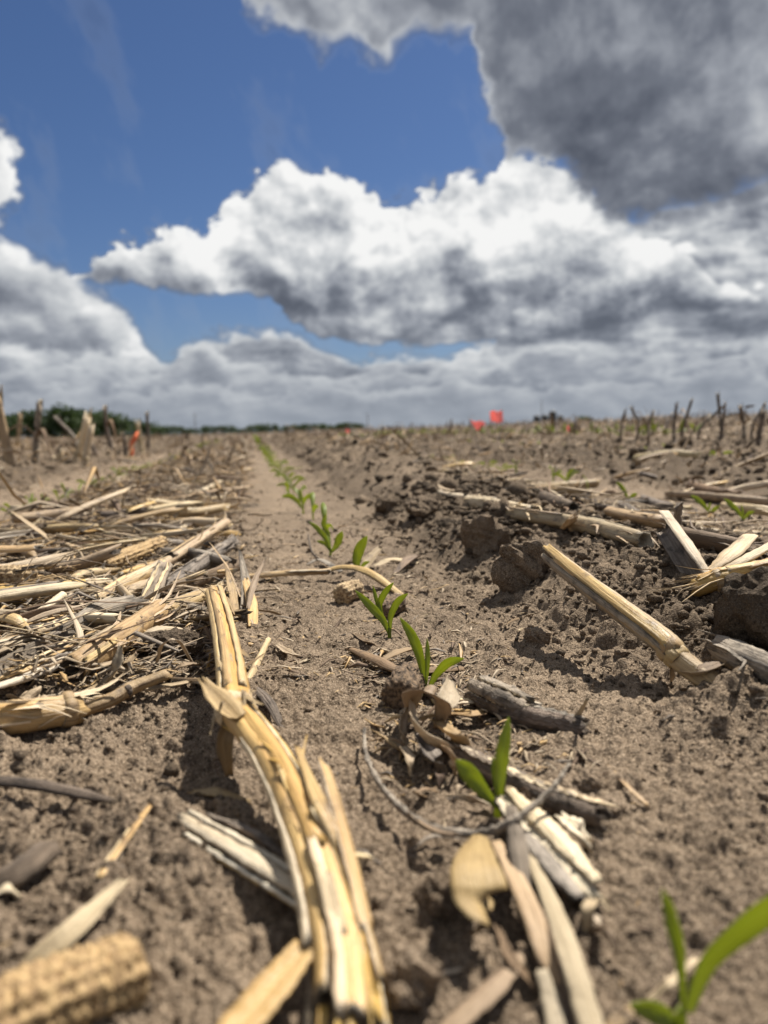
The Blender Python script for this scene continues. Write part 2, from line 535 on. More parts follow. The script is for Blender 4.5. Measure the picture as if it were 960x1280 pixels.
start('flag_vinyl')
_n = noise(S(node('ShaderNodeTexCoord').outputs['Object']), 18.0, 3, 0.5)
finish(mix(_n, (.95, .36, .32), (.96, .44, .40)), 0.45, trans=(1, .42, .38), trans_fac=0.45)
start('stake_orange')
_n = noise(S(node('ShaderNodeTexCoord').outputs['Object']), 60.0, 3, 0.5)
finish(mix(_n, (.52, .09, .03), (.66, .16, .06)), 0.6)
start('wire')
_n = noise(S(node('ShaderNodeTexCoord').outputs['Object']), 90.0, 2, 0.5)
finish(mix(_n, (.16, .14, .12), (.30, .27, .24)), 0.5)
start('bark')
_n = noise(S(node('ShaderNodeTexCoord').outputs['Object']), 2.0, 4, 0.6)
finish(mix(_n, (.05, .04, .03), (.11, .09, .07)), 0.9)
start('foliage')
_n = noise(S(node('ShaderNodeNewGeometry').outputs['Position']), 0.35, 3, 0.6)
finish(mix(sstep(_n + rand() * 0.2, 0.4, 0.75), (.018, .034, .012), (.050, .078, .026)), 0.7, trans=(.06, .10, .02), trans_fac=0.2)
start('pole_wood')
_n = noise(S(node('ShaderNodeTexCoord').outputs['Object']), 1.5, 3, 0.6)
finish(mix(_n, (.09, .075, .06), (.15, .125, .1)), 0.9)
start('bin_steel')
_n = noise(S(node('ShaderNodeTexCoord').outputs['Object']), 0.8, 3, 0.6)
finish(mix(_n, (.035, .04, .042), (.07, .075, .08)), 0.6)
start('bin_roof')
_n = noise(S(node('ShaderNodeTexCoord').outputs['Object']), 0.8, 3, 0.6)
finish(mix(_n, (.05, .055, .06), (.10, .11, .115)), 0.5)


# ------------------------------------------------------------------ mesh builder
class MB:
    def __init__(self):
        self.v, self.f, self.m, self.uv, self.names = [], [], [], [], []

    def mat(self, name):
        if name not in self.names:
            self.names.append(name)
        return self.names.index(name)

    def add(self, verts, faces, mat, uvs=None):
        """uvs: one per vertex"""
        o = len(self.v)
        k = self.mat(mat)
        self.v.extend([tuple(p_) for p_ in verts])
        self.uv.extend([tuple(t_) for t_ in uvs] if uvs is not None else [(p_[0], p_[1]) for p_ in verts])
        for f in faces:
            self.f.append(tuple(i + o for i in f)); self.m.append(k)

    def mesh(self, name, smooth=True):
        me = bpy.data.meshes.new(name)
        me.from_pydata(self.v, [], self.f)
        for n in self.names:
            me.materials.append(MATS[n])
        me.polygons.foreach_set('material_index', self.m)
        if smooth:
            me.polygons.foreach_set('use_smooth', [True] * len(self.f))
        ul = me.uv_layers.new(name='UVMap')
        idx = np.empty(len(me.loops), np.int32)
        me.loops.foreach_get('vertex_index', idx)
        ul.data.foreach_set('uv', np.array(self.uv, np.float32)[idx].ravel())
        me.update()
        return me


def link(name, data, parent=None):
    o = bpy.data.objects.new(name, data)
    col.objects.link(o)
    o.parent = parent
    return o


def tag(o, label=None, cat=None, group=None, kind=None):
    for k, v in (('label', label), ('category', cat), ('group', group), ('kind', kind)):
        if v:
            o[k] = v
    return o


def curve(pts, n):
    """smooth path through control points"""
    P = np.array(pts, float)
    if len(P) == 2:
        P = np.array([P[0], (P[0] + P[1]) / 2, P[1]])
    Q = np.vstack([2 * P[0] - P[1], P, 2 * P[-1] - P[-2]])
    t = np.linspace(0, len(P) - 1 - 1e-6, n)
    i = t.astype(int)
    s = (t - i)[:, None]
    a, b, c, d = Q[i], Q[i + 1], Q[i + 2], Q[i + 3]
    return .5 * ((2 * b) + (c - a) * s + (2 * a - 5 * b + 4 * c - d) * s ** 2 + (3 * b - a - 3 * c + d) * s ** 3)


def frames(path, upv=(0, 0, 1)):
    T = np.gradient(path, axis=0)
    T /= np.linalg.norm(T, axis=1)[:, None] + 1e-12
    U = np.array(upv, float)
    Bn = np.cross(T, U)
    l = np.linalg.norm(Bn, axis=1)
    for i in range(len(Bn)):          # nearly vertical pieces: carry the last frame on
        if l[i] < .15:
            ref = Bn[i - 1] if i else np.cross(T[i], (0.3, 1, 0))
            Bn[i] = ref - T[i] * ref.dot(T[i])
    Bn /= np.linalg.norm(Bn, axis=1)[:, None]
    Nn = np.cross(Bn, T)
    return T, Bn, Nn


def sweep(mb, path, prof, mats, rng, jag=(0, 0), caps=True, upv=(0, 0, 1)):
    """prof: (rings, k, 2) closed outline in (side, up); mats: one name for each of the k bands"""
    n, k, _ = prof.shape
    T, Bn, Nn = frames(path, upv)
    V = path[:, None, :] + Bn[:, None, :] * prof[:, :, :1] + Nn[:, None, :] * prof[:, :, 1:]
    for e, am in ((0, jag[0]), (-1, jag[1])):
        if am:
            j = np.array([rng.uniform(0, 1) ** 1.5 for _ in range(k)]) * am
            V[e] += T[e] * (j[:, None] * (-1 if e == 0 else 1))
    seg = np.r_[0, np.cumsum(np.linalg.norm(np.diff(path, axis=0), axis=1))]
    per = np.linalg.norm(np.diff(prof[n // 2], axis=0, append=prof[n // 2][:1]), axis=1)
    uu = np.r_[0, np.cumsum(per)]
    base = rng.uniform(0, 3)
    for j in range(k):
        j2 = (j + 1) % k
        vs = np.concatenate([V[:, j], V[:, j2]])
        uv = [(base + uu[j], base + s) for s in seg] + [(base + uu[j + 1], base + s) for s in seg]
        mb.add(vs, [(i, i + n, i + n + 1, i + 1) for i in range(n - 1)], mats if isinstance(mats, str) else mats[j], uv)
    if caps:
        for e in (0, -1):
            c = V[e].mean(axis=0)
            vs = np.vstack([V[e], c])
            fs = [(i, (i + 1) % k, k) if e == -1 else ((i + 1) % k, i, k) for i in range(k)]
            mb.add(vs, fs, mats if isinstance(mats, str) else mats[-1], [(base + q * .3, base) for q in range(k + 1)])
    return V


def weld(me, d=1e-6):
    import bmesh
    bm = bmesh.new(); bm.from_mesh(me)
    bmesh.ops.remove_doubles(bm, verts=bm.verts, dist=d)
    bm.to_mesh(me); bm.free()
    return me


def stalk_mesh(path, r, rng, rind='rind_tan', pith='pith', k=14, flute=.06, hollow=(1.2, 1.2), jag=None, flat=1.0, squash=0.0):
    """closed stalk: fluted rind, a groove on one side, broken hollow ends"""
    mb = MB()
    n = len(path)
    r = np.interp(np.linspace(0, 1, n), np.linspace(0, 1, len(r)), r) if np.ndim(r) else np.full(n, r)
    th = np.linspace(0, 2 * math.pi, k, endpoint=False)
    ph = rng.uniform(0, 6.28)
    ro = 1 + flute * np.cos(3 * th + ph) + flute * .7 * np.cos(5 * th + ph * 2) - .16 * np.exp(-((np.angle(np.exp(1j * (th - ph)))) / .35) ** 2)
    wob = 1 + .025 * np.array([[rng.uniform(-1, 1) for _ in range(k)] for _ in range(n)])
    rad = r[:, None] * ro[None, :] * wob
    prof = np.stack([np.cos(th)[None, :] * rad, np.sin(th)[None, :] * rad * flat * (1 - squash)], axis=-1)
    jag = jag if jag is not None else (r[0] * 1.1, r[-1] * 1.1)
    V = sweep(mb, path, prof, rind, rng, jag, caps=False)
    T, _, _ = frames(path)
    for e, sgn, hol in ((0, 1, hollow[0]), (-1, -1, hollow[1])):
        c = path[e]
        rim = c + (V[e] - c) * .80
        deep = c + (V[e] - c) * .55 + T[e] * sgn * r[e] * hol
        deep2 = c + T[e] * sgn * r[e] * (hol * 1.3 + .1)
        vs = np.vstack([V[e], rim, deep, deep2[None]])
        fs = []
        for i in range(k):
            j = (i + 1) % k
            fs += [(i, j, k + j, k + i), (k + i, k + j, 2 * k + j, 2 * k + i), (2 * k + i, 2 * k + j, 3 * k)]
        if e == 0:
            fs = [f[::-1] for f in fs]
        mb.add(vs, fs, pith, [(q * .003, q * .002) for q in range(len(vs))])
    return weld(mb.mesh('stalk'))


def shell_mesh(path, r, a0, a1, rng, rind='rind_tan', pith='pith', thick=.22, m=7, jag=None, fill=0.0):
    """a strip of rind split from a stalk: outer arc, inner face of pith; angles from the side axis, degrees"""
    mb = MB()
    n = len(path)
    r = np.interp(np.linspace(0, 1, n), np.linspace(0, 1, len(r)), r) if np.ndim(r) else np.full(n, r)
    A0 = np.radians(a0) + .025 * np.cumsum([rng.uniform(-1, 1) for _ in range(n)])
    A1 = np.radians(a1) + .025 * np.cumsum([rng.uniform(-1, 1) for _ in range(n)])
    s = np.linspace(0, 1, m)
    ang = A0[:, None] * (1 - s) + A1[:, None] * s
    ro = r[:, None] * (1 + .04 * np.sin(ang * 7 + rng.uniform(0, 6)))
    outer = np.stack([np.cos(ang) * ro, np.sin(ang) * ro], -1)
    ri = r[:, None] * (1 - thick) * (1 + .08 * np.array([[rng.uniform(-1, 1) for _ in range(m)] for _ in range(n)]))
    inner = np.stack([np.cos(ang) * ri, np.sin(ang) * ri], -1)
    if fill:                            # pith still clinging to the inside
        mid = (outer[:, :1] + outer[:, -1:]) / 2
        inner = inner * (1 - fill) + mid * fill
    prof = np.concatenate([outer, inner[:, ::-1]], axis=1)
    mats = [rind] * (m - 1) + [pith] * (m + 1)
    sweep(mb, path, prof, mats, rng, jag if jag is not None else (r[0] * .9, r[-1] * .9))
    return weld(mb.mesh('shell'))


def ribbon_mesh(path, w, rng, mat='leaf_tan', mat2=None, thick=.0004, cup=.15, m=5, twist=(0, 0), jag=(0.004, 0.004), ripple=.08, upv=(0, 0, 1), under=None):
    """a leaf, husk or flat sliver: width profile w along the path, cupped across (cup of the width)"""
    mb = MB()
    n = len(path)
    w = np.interp(np.linspace(0, 1, n), np.linspace(0, 1, len(w)), w) if np.ndim(w) else np.full(n, w)
    s = np.linspace(-.5, .5, m)
    tw = np.radians(np.interp(np.linspace(0, 1, n), np.linspace(0, 1, len(twist)), twist))
    cupv = np.interp(np.linspace(0, 1, n), np.linspace(0, 1, len(cup)), cup) if np.ndim(cup) else np.full(n, cup)
    fold = np.array([rng.uniform(-1, 1) for _ in range(m)])
    rp = ripple * (.75 * fold[None, :] + .35 * np.array([[rng.uniform(-1, 1) for _ in range(m)] for _ in range(n)]))
    edge = 1 + .05 * np.array([rng.uniform(-1, 1) for _ in range(n)])
    x = s[None, :] * (w * edge)[:, None]
    y = (cupv[:, None] * 4 * (s[None, :] ** 2 - .12) + rp * .5) * w[:, None]
    th = np.minimum(thick, w * .25 + 1e-5)[:, None] * np.ones(m)[None, :]
    c, sn = np.cos(tw)[:, None], np.sin(tw)[:, None]
    top = np.stack([x * c - y * sn, x * sn + y * c], -1)
    yb = y - th
    bot = np.stack([x * c - yb * sn, x * sn + yb * c], -1)
    prof = np.concatenate([top[:, ::-1], bot], axis=1)
    mats = [mat] * (m - 1) + [mat2 or mat] * (m + 1)
    sweep(mb, path, prof, mats, rng, jag, upv=upv)
    return weld(mb.mesh('ribbon'))


def fray_mesh(P, r, rng, count, mat, spread=1.0, ends=True):
    """thin fibres torn loose along a stalk and at its ends"""
    mb = MB()
    n = len(P)
    T, Bn, Nn = frames(P)
    for _ in range(count):
        i = rng.choice((1, n - 2)) if ends and rng.random() < .55 else rng.randrange(1, n - 1)
        sgn = -1 if (i < n / 2) == (rng.random() < .8) else 1
        a = rng.uniform(-.3, 3.4)
        o_ = P[i] + (Bn[i] * math.cos(a) + Nn[i] * math.sin(a)) * r * rng.uniform(.75, 1.0)
        L = r * rng.uniform(1.5, 5.5)
        out = (Bn[i] * math.cos(a) + Nn[i] * math.sin(a)) * rng.uniform(.05, .55) * spread
        q1 = o_ + T[i] * sgn * L * .5 + out * L * .22
        q2 = o_ + T[i] * sgn * L + out * L * .6 + np.array([rng.gauss(0, .1), rng.gauss(0, .1), rng.gauss(-.05, .12)]) * L
        Q = curve([o_, q1, q2], 5)
        w = rng.uniform(.05, .16) * r
        th = np.linspace(0, 2 * math.pi, 3, endpoint=False)
        rr = np.array([1, 1, .9, .7, .25]) * w
        sweep(mb, Q, np.stack([np.cos(th)[None] * rr[:, None] * 1.6, np.sin(th)[None] * rr[:, None] * .6], -1), mat, rng, caps=False)
    me = mb.mesh('fibres')
    return me


def weather(me, amp, freq=330.0, seed=3):
    """crumbled, pitted surface on rotten tissue"""
    n = len(me.vertices)
    co = np.empty(n * 3, np.float32); me.vertices.foreach_get('co', co)
    co = co.reshape(-1, 3).astype(float)
    d = np.stack([noise3(co, freq, seed) + .6 * noise3(co, freq * 2.3, seed + 4), noise3(co, freq, seed + 1) + .6 * noise3(co, freq * 2.3, seed + 5), noise3(co, freq, seed + 2) + .6 * noise3(co, freq * 2.3, seed + 6)], -1)
    me.vertices.foreach_set('co', (co + d * amp).astype(np.float32).ravel())
    me.update()
    return me


def on(pts):
    """(x, y, lift) -> points above the soil"""
    P = np.array(pts, float)
    P[:, 2] += hz(P[:, 0], P[:, 1])
    return P


def noise3(P, f, seed):
    return pnoise(P[:, 0] * f + P[:, 2] * f * .7, P[:, 1] * f - P[:, 2] * f * .6, seed)


def ico(sub):
    import bmesh
    bm = bmesh.new()
    bmesh.ops.create_icosphere(bm, subdivisions=sub, radius=1)
    v = np.array([x.co for x in bm.verts]); f = [tuple(q.index for q in x.verts) for x in bm.faces]
    bm.free()
    return v, f


ICO = {s_: ico(s_) for s_ in (1, 2, 3, 4, 5)}


def clod_mesh(seed, sub=4, flat=.75, mat='soil', ang=.35):
    """a crumbly lump with flat broken faces and small crumbs stuck on; unit radius"""
    rng = random.Random(seed)
    v, f = ICO[sub]
    v = v.copy()
    for _ in range(9):                  # broken facets
        d = np.array([rng.gauss(0, 1) for _ in range(3)]); d /= np.linalg.norm(d)
        h = rng.uniform(.62, .95)
        o = v @ d - h
        v -= np.where(o > 0, o * .9, 0)[:, None] * d[None]
    n = v / np.linalg.norm(v, axis=1)[:, None]
    disp = ang * noise3(v, 1.3, seed) + .22 * noise3(v, 2.9, seed + 1) + .15 * noise3(v, 6.3, seed + 2) + .09 * noise3(v, 14.0, seed + 3)
    disp += .10 * np.maximum(noise3(v, 5.0, seed + 6), 0)
    v = v + n * disp[:, None]
    v[:, 2] *= flat
    mb = MB()
    mb.add(v, f, mat)
    return mb.mesh('clod', smooth=sub < 3 and False)


def cob_mesh(path, r, rng, mat='cob', rows=13, rings=40):
    """a shelled cob: rows of empty sockets"""
    mb = MB()
    k = rows * 4
    P = path
    n = len(P)
    T, Bn, Nn = frames(P)
    th = np.linspace(0, 2 * math.pi, k, endpoint=False)
    V = []
    for i in range(n):
        t = i / (n - 1)
        taper = min(1, .55 + 2.2 * min(t, 1 - t) ** .6)
        row = []
        for j in range(k):
            a = .5 - .5 * math.cos(2 * math.pi * (j / 4.0))
            b = .5 - .5 * math.cos(2 * math.pi * (i / 3.0 + .5 * ((j // 4) % 2)))
            rr = r * taper * (1 - .24 * (a * b) ** .7 + .09 * rng.uniform(-1, 1))
            row.append(P[i] + Bn[i] * math.cos(th[j]) * rr + Nn[i] * math.sin(th[j]) * rr)
        V.append(row)
    V = np.array(V)
    fs = [(i * k + j, i * k + (j + 1) % k, (i + 1) * k + (j + 1) % k, (i + 1) * k + j) for i in range(n - 1) for j in range(k)]
    vs = np.vstack([V.reshape(-1, 3), P[0] + T[0] * r * .25, P[-1] - T[-1] * r * .25])
    fs += [((j + 1) % k, j, n * k) for j in range(k)] + [((n - 1) * k + j, (n - 1) * k + (j + 1) % k, n * k + 1) for j in range(k)]
    mb.add(vs, fs, mat)
    return mb.mesh('cob')


# ------------------------------------------------------------------ the field
def ground():
    az_ = np.radians(np.r_[np.arange(-180, -30, 3.0), np.arange(-30, 48, 0.125), np.arange(48, 180, 3.0)])
    rs = [0.03]
    while rs[-1] < 1.0:
        rs.append(rs[-1] + max(rs[-1] * (.0040 if rs[-1] > .13 else .03), .0006))
    while rs[-1] < 10.0:
        rs.append(rs[-1] + min(rs[-1] ** 2 / 150, .036 if rs[-1] < 6 else .055))
    while rs[-1] < 6000:
        rs.append(rs[-1] * 1.03)
    rs = np.array(rs)
    nr, na = len(rs), len(az_)
    RR, AA = np.meshgrid(rs, az_, indexing='ij')
    X, Y = RR * np.sin(AA), RR * np.cos(AA)
    res = np.maximum(np.gradient(rs)[:, None] * .6, RR * np.gradient(az_)[None, :])
    Z = hz(X, Y) + micro(X.ravel(), Y.ravel(), res.ravel()).reshape(X.shape)
    co = np.stack([X, Y, Z], -1).reshape(-1, 3)
    i = np.arange(nr - 1)[:, None]; j = np.arange(na)[None, :]
    a = i * na + j; b = i * na + (j + 1) % na
    q = np.stack([a, b, b + na, a + na], -1).reshape(-1, 4)[:, ::-1]
    co = np.vstack([co, [[0, 0, float(hz(0, 0))]]])
    me = bpy.data.meshes.new('ground')
    nq = len(q)
    tri = np.stack([np.arange(na), (np.arange(na) + 1) % na, np.full(na, len(co) - 1)], -1)[:, ::-1]
    me.vertices.add(len(co)); me.vertices.foreach_set('co', co.astype(np.float32).ravel())
    me.loops.add(nq * 4 + na * 3); me.loops.foreach_set('vertex_index', np.concatenate([q.ravel(), tri.ravel()]).astype(np.int32))
    me.polygons.add(nq + na)
    me.polygons.foreach_set('loop_start', np.concatenate([np.arange(nq) * 4, nq * 4 + np.arange(na) * 3]).astype(np.int32))
    me.polygons.foreach_set('use_smooth', np.ones(nq + na, bool))
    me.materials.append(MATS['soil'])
    me.update(calc_edges=True)
    g_ = tag(link('ground', me), 'sandy tilled brown field soil running to the horizon', None, None, 'structure')
    return g_


ground()


# ------------------------------------------------------------------ things lying on the soil, nearest first
# points are (x, y, height above the soil) in metres
def root(name, label, cat, at, group=None):
    o = tag(link(name, None), label, cat, group)
    o.empty_display_size = 0.01
    o.location = (at[0], at[1], float(hz(at[0], at[1])))
    return o


def shift(me, o):
    """meshes are made in world space; bring them to their thing's origin"""
    co = np.empty(len(me.vertices) * 3, np.float32)
    me.vertices.foreach_get('co', co)
    co = co.reshape(-1, 3) - np.array(o.location, np.float32)[None]
    me.vertices.foreach_set('co', co.ravel())
    me.update()
    return me


WEATHERED = {'rotten_stalk': .0016, 'split_stalk': .0008, 'corn_stalk': .00045, 'rotten_chip': .0012, 'bent_sheath': .0006, 'broken_crown': .0006, 'twig': .0011, 'thin_stalk': .0004, 'curled_husk': .0007}


def part(name, me, o, label=None):
    nm_ = o.name.split('.')[0]
    if name != 'loose_fibres' and nm_ in WEATHERED:
        weather(me, WEATHERED[nm_])
    c = link(name, shift(me, o), o)
    return tag(c, label)


def one(name, me, label, cat, at, group=None):
    o = link(name, me)
    o.location = (at[0], at[1], float(hz(at[0], at[1])))
    shift(me, o)
    return tag(o, label, cat, group)


def rng_of(s): return random.Random(s)


def whole_stalk(name, label, cat, pts, r, seed, rind='rind_tan', pith='pith', n=26, nodes=(), hollow=(1.2, 1.2), jag=None, group=None, squash=0.0, splits=0):
    """a stalk with its joints, lying or standing"""
    rng = rng_of(seed)
    P = curve(on(pts), n)
    rr = np.interp(np.linspace(0, 1, n), np.linspace(0, 1, len(r)), r) if np.ndim(r) else np.full(n, r)
    for t in nodes:
        rr = rr * (1 + .10 * np.exp(-((np.linspace(0, 1, n) - t) / .05) ** 2))
    o = root(name, label, cat, pts[0], group)
    part('stem', stalk_mesh(P, rr, rng, rind, pith, hollow=hollow, jag=jag, squash=squash), o)
    for t in nodes:
        i = min(max(int(t * (n - 1)), 1), n - 2)
        d = (P[i + 1] - P[i - 1]); d /= np.linalg.norm(d)
        L = rr[i] * .42
        Q = np.array([P[i] + d * s * L for s in (-1, -.5, 0, .5, 1)])
        part('node', stalk_mesh(Q, rr[i] * np.array([.98, 1.05, 1.09, 1.05, .98]), rng, 'rind_dark' if seed % 2 else 'rind_tan', pith, k=16, hollow=(.05, .05), jag=(0, 0)), o)
    if name == 'corn_stalk':
        tag(part('loose_fibres', fray_mesh(P, float(rr.mean()), rng, 10 + 5 * splits, 'rind_pale' if rind in ('rind_gold', 'rind_pale') else rind), o), kind='stuff')
    for s in range(splits):
        a = rng.uniform(20, 160)
        t0 = rng.uniform(0, .5); t1 = t0 + rng.uniform(.25, .5)
        i0, i1 = int(t0 * (n - 1)), min(int(t1 * (n - 1)), n - 1)
        Q = P[i0:i1 + 1].copy()
        if len(Q) > 3:
            part('splinter', shell_mesh(Q, rr[i0:i1 + 1] * 1.12, a, a + rng.uniform(18, 45), rng, rind, pith, .1, 4), o)
    return o


def strips(o, P, r, spec, seed):
    """a stalk split lengthwise into strips of rind: (from angle, to angle, radius factor, t0, t1, rind, side shift)"""
    rng = rng_of(seed)
    n = len(P)
    rr = np.interp(np.linspace(0, 1, n), np.linspace(0, 1, len(r)), r)
    for (a0, a1, k, t0, t1, rind, dz) in spec:
        i0, i1 = int(t0 * (n - 1)), int(t1 * (n - 1)) + 1
        Q = P[i0:i1].copy()
        s = np.linspace(0, 1, len(Q))[:, None]
        Q = Q + np.array([dz[0], dz[1], dz[2]]) * (s if dz[3] else 1 - s) ** 1.5
        part('rind_strip', shell_mesh(Q, rr[i0:i1] * k, a0, a1, rng, rind, 'pith', .16, 6, jag=(.006, .008)), o)


def leafy(name, label, cat, pts, w, seed, mat='leaf_tan', mat2=None, n=22, group=None, **kw):
    P = curve(on(pts), n)
    return one(name, weather(ribbon_mesh(P, w, rng_of(seed), mat, mat2, **kw), .0014 if name == 'rotten_stalk' else .0005), label, cat, pts[0], group)


def lying_clod(label, at, size, seed, lift=0.3, rot=0.0, group=None, mat='soil', sub=4, name='soil_clod', ang=.35, flat=.75):
    o = link(name, clod_mesh(seed, sub, flat=flat, mat=mat, ang=ang))
    o.location = (at[0], at[1], float(hz(at[0], at[1])) + size[2] * lift)
    o.scale = size
    o.rotation_euler = (0.1 * math.sin(seed), 0.1 * math.cos(seed), rot)
    return tag(o, label, 'clod', group)


# --- the long split stalk that comes towards the viewer
A = [(0.0221,0.2044,0.0100), (0.0230,0.2330,0.0130), (0.0184,0.2734,0.0190), (0.0065,0.3319,0.0290), (-0.0137,0.3953,0.0360)]
B = [(-0.0137,0.3953,0.0360), (-0.0180,0.4688,0.0350), (-0.0258,0.5674,0.0330), (-0.0384,0.7136,0.0300)]
o = root('corn_stalk', 'long yellow corn stalk split lengthwise, arching off the soil towards the viewer', 'corn stalk', A[0])
PA = curve(on(A), 44)
part('pith_core', stalk_mesh(PA - np.array([0, 0, .001]), np.interp(np.linspace(0, 1, 44), [0, .5, 1], [.0052, .0048, .0055]), rng_of(1), 'pith_grey', 'pith_grey', flute=.15), o)
strips(o, PA, [.0092, .0088, .0090], [
    (62, 122, 1.04, 0.0, .62, 'rind_gold', (0, 0, 0, 0)),
    (0, 56, 1.00, 0.0, .97, 'rind_gold', (0, 0, 0, 0)),
    (128, 178, 1.02, 0.10, .98, 'rind_gold', (-.002, 0, .001, 0)),
    (66, 124, .98, .52, 1.0, 'rind_gold', (0, 0, .0015, 0)),
    (-50, -6, 1.0, 0.0, .90, 'rind_tan', (.001, 0, 0, 0)),
    (184, 230, 1.06, 0.05, .70, 'rind_tan', (-.005, 0, -.004, 0)),
    (20, 60, 1.25, .30, .72, 'rind_gold', (.008, 0, .002, 1)),
    (100, 118, 1.12, .02, .50, 'rind_pale', (0, 0, .0015, 1)),
    (36, 52, 1.12, .10, .66, 'rind_tan', (.002, 0, .001, 0)),
    (150, 166, 1.14, .30, .85, 'rind_pale', (-.003, 0, .001, 0)),
    (-30, -10, 1.18, .15, .60, 'rind_gold', (.004, 0, -.002, 1)),
    (84, 120, 1.15, .26, .40, 'rind_pale', (.000, 0, .003, 1)),
], 3)
PB = curve(on(B), 24)
tag(part('loose_fibres', fray_mesh(PA, .0088, rng_of(901), 20, 'rind_gold', .45, False), o), kind='stuff')
tag(part('loose_fibres', fray_mesh(PB, .0090, rng_of(902), 26, 'rind_tan', .8, True), o), kind='stuff')
part('stem', stalk_mesh(PB, [.0093, .0088, .0086, .0088], rng_of(4), 'rind_gold', 'pith', k=18, flute=.09, hollow=(.2, 1.6), jag=(0, .014)), o)
for a_, b_, s_ in ((40, 72, 5), (96, 128, 6), (140, 172, 7)):
    part('rind_strip', shell_mesh(PB[2:], np.full(22, .0097), a_, b_, rng_of(s_), 'rind_gold', 'pith', .1, 5, jag=(.003, .016)), o)
d_ = PA[-1] - PA[-3]; d_ /= np.linalg.norm(d_)
Q_ = np.array([PA[-1] + d_ * t for t in (-.006, -.003, 0, .003, .006)])
part('node', stalk_mesh(Q_, [.0094, .0104, .0110, .0104, .0093], rng_of(8), 'rind_pale', 'pith', k=18, flute=.03, hollow=(.1, .1), jag=(.001, .001)), o)
part('leaf_sheath', ribbon_mesh(curve(on([(-0.0125,0.3684,0.0420), (-0.0200,0.3794,0.0460), (-0.0296,0.3945,0.0520)]), 14), [.010, .015, .013, .003], rng_of(9), 'leaf_tan', cup=.3, jag=(.001, .006)), o)
part('leaf_sheath', ribbon_mesh(curve(on([(-0.0165,0.3894,0.0340), (-0.0201,0.3857,0.0220), (-0.0187,0.3942,0.0020)]), 14), [.008, .009, .004], rng_of(10), 'leaf_tan', cup=.35, ripple=.15, jag=(.001, .008), upv=(.3, -1, .2)), o, 'brown sheath hanging from the joint down to the soil')
part('splinter', ribbon_mesh(curve(on([(0.0150,0.3387,0.0370), (0.0203,0.2905,0.0350), (0.0267,0.2731,0.0280)]), 14), [.002, .0055, .0045], rng_of(11), 'rind_gold', thick=.0012, cup=.1, jag=(.006, .002)), o)
part('splinter', ribbon_mesh(curve(on([(0.0190,0.2863,0.0340), (0.0279,0.2710,0.0260), (0.0379,0.2743,0.0200)]), 12), [.004, .0045, .003], rng_of(12), 'rind_pale', 'rind_tan', thick=.0012, cup=.1), o)

# --- around the foot of it
P = curve(on([(-0.0353,0.3274,0.0100), (-0.0095,0.2947,0.0120), (0.0143,0.2602,0.0160)]), 26)
o = root('split_stalk', 'half of a split corn stalk with white inside up, lying beside the long yellow stalk', 'corn stalk', (-0.0353,0.3274,0.0100))
part('rind_strip', shell_mesh(P, [.0060, .0066, .0064], 165, 350, rng_of(20), 'rind_gold', 'pith', .28, 9, jag=(.008, .004)), o)
part('pith_core', ribbon_mesh(P + np.array([0, 0, .001]), [.005, .0075, .007], rng_of(21), 'pith', 'pith', thick=.004, cup=-.06, ripple=.13, jag=(.006, .003)), o)
part('splinter', ribbon_mesh(curve(on([(-0.0245,0.3284,0.0120), (-0.0047,0.3084,0.0130), (0.0109,0.2799,0.0150)]), 16), [.001, .0035, .0035, .001], rng_of(22), 'rind_grey', thick=.001, cup=.1, ripple=.2), o)
leafy('rind_sliver', 'golden flat rind sliver sticking out under the broken end of the long yellow stalk', 'rind sliver', [(0.0113,0.2344,0.0160), (-0.0004,0.2187,0.0140), (-0.0130,0.2024,0.0120)], [.009, .0125, .0115], 23, 'rind_gold', thick=.0016, cup=.12, jag=(.002, .004))
leafy('dry_leaf', 'small tan leaf scrap on the soil just below the joint of the long stalk', 'dry leaf', [(-0.0354,0.3694,0.0040), (-0.0234,0.3586,0.0080), (-0.0093,0.3559,0.0050)], [.004, .008, .007, .004], 24, 'leaf_tan', cup=.3)
o = one('corn_cob', cob_mesh(curve(on([(-0.0847,0.2050,0.0110), (-0.0681,0.2177,0.0120), (-0.0527,0.2276,0.0110), (-0.0418,0.2352,0.0100)]), 46), .0118, rng_of(25)), 'blurred brown shelled corn cob in the bottom corner of the view', 'corn cob', (-0.0688,0.2352,0.0000))
leafy('dry_leaf', 'dark grey weathered leaf strip lying flat above the blurred cob, casting a black shadow', 'dry leaf', [(-0.1375,0.3841,0.0060), (-0.1073,0.3669,0.0100), (-0.0838,0.3558,0.0100), (-0.0653,0.3582,0.0040)], [.005, .0065, .006, .002], 26, 'rind_dark', thick=.0008, cup=-.2, upv=(0, -.3, 1))
o = root('straw_piece', 'short straw splinter, half gold and half white, standing a little off bare soil', 'straw', (-0.0495,0.3557,0.0060))
P = curve(on([(-0.0495,0.3614,0.0050), (-0.0550,0.3142,0.0090), (-0.0619,0.2876,0.0070)]), 16)
part('rind_strip', shell_mesh(P, .0030, -70, 110, rng_of(27), 'rind_gold', 'pith', .3, 6), o)
part('splinter', ribbon_mesh(P + np.array([-.0025, 0, .001]), [.001, .003, .003], rng_of(28), 'rind_pale', thick=.001, cup=.1), o)
leafy('dry_leaf', 'blurred leaf strip pale at its upper end and dark below, pointing at the brown cob', 'dry leaf', [(-0.0521,0.2768,0.0140), (-0.0640,0.2547,0.0120), (-0.0753,0.2442,0.0070), (-0.0835,0.2389,0.0020)], [.004, .0075, .007, .003], 29, 'leaf_pale', 'leaf_brown', cup=.15, twist=(0, 50, 70))
o = root('rotten_chip', 'grey rotten rind chip with a pale edge at the picture edge above the cob', 'rotten chip', (-0.0934,0.2911,0.0040))
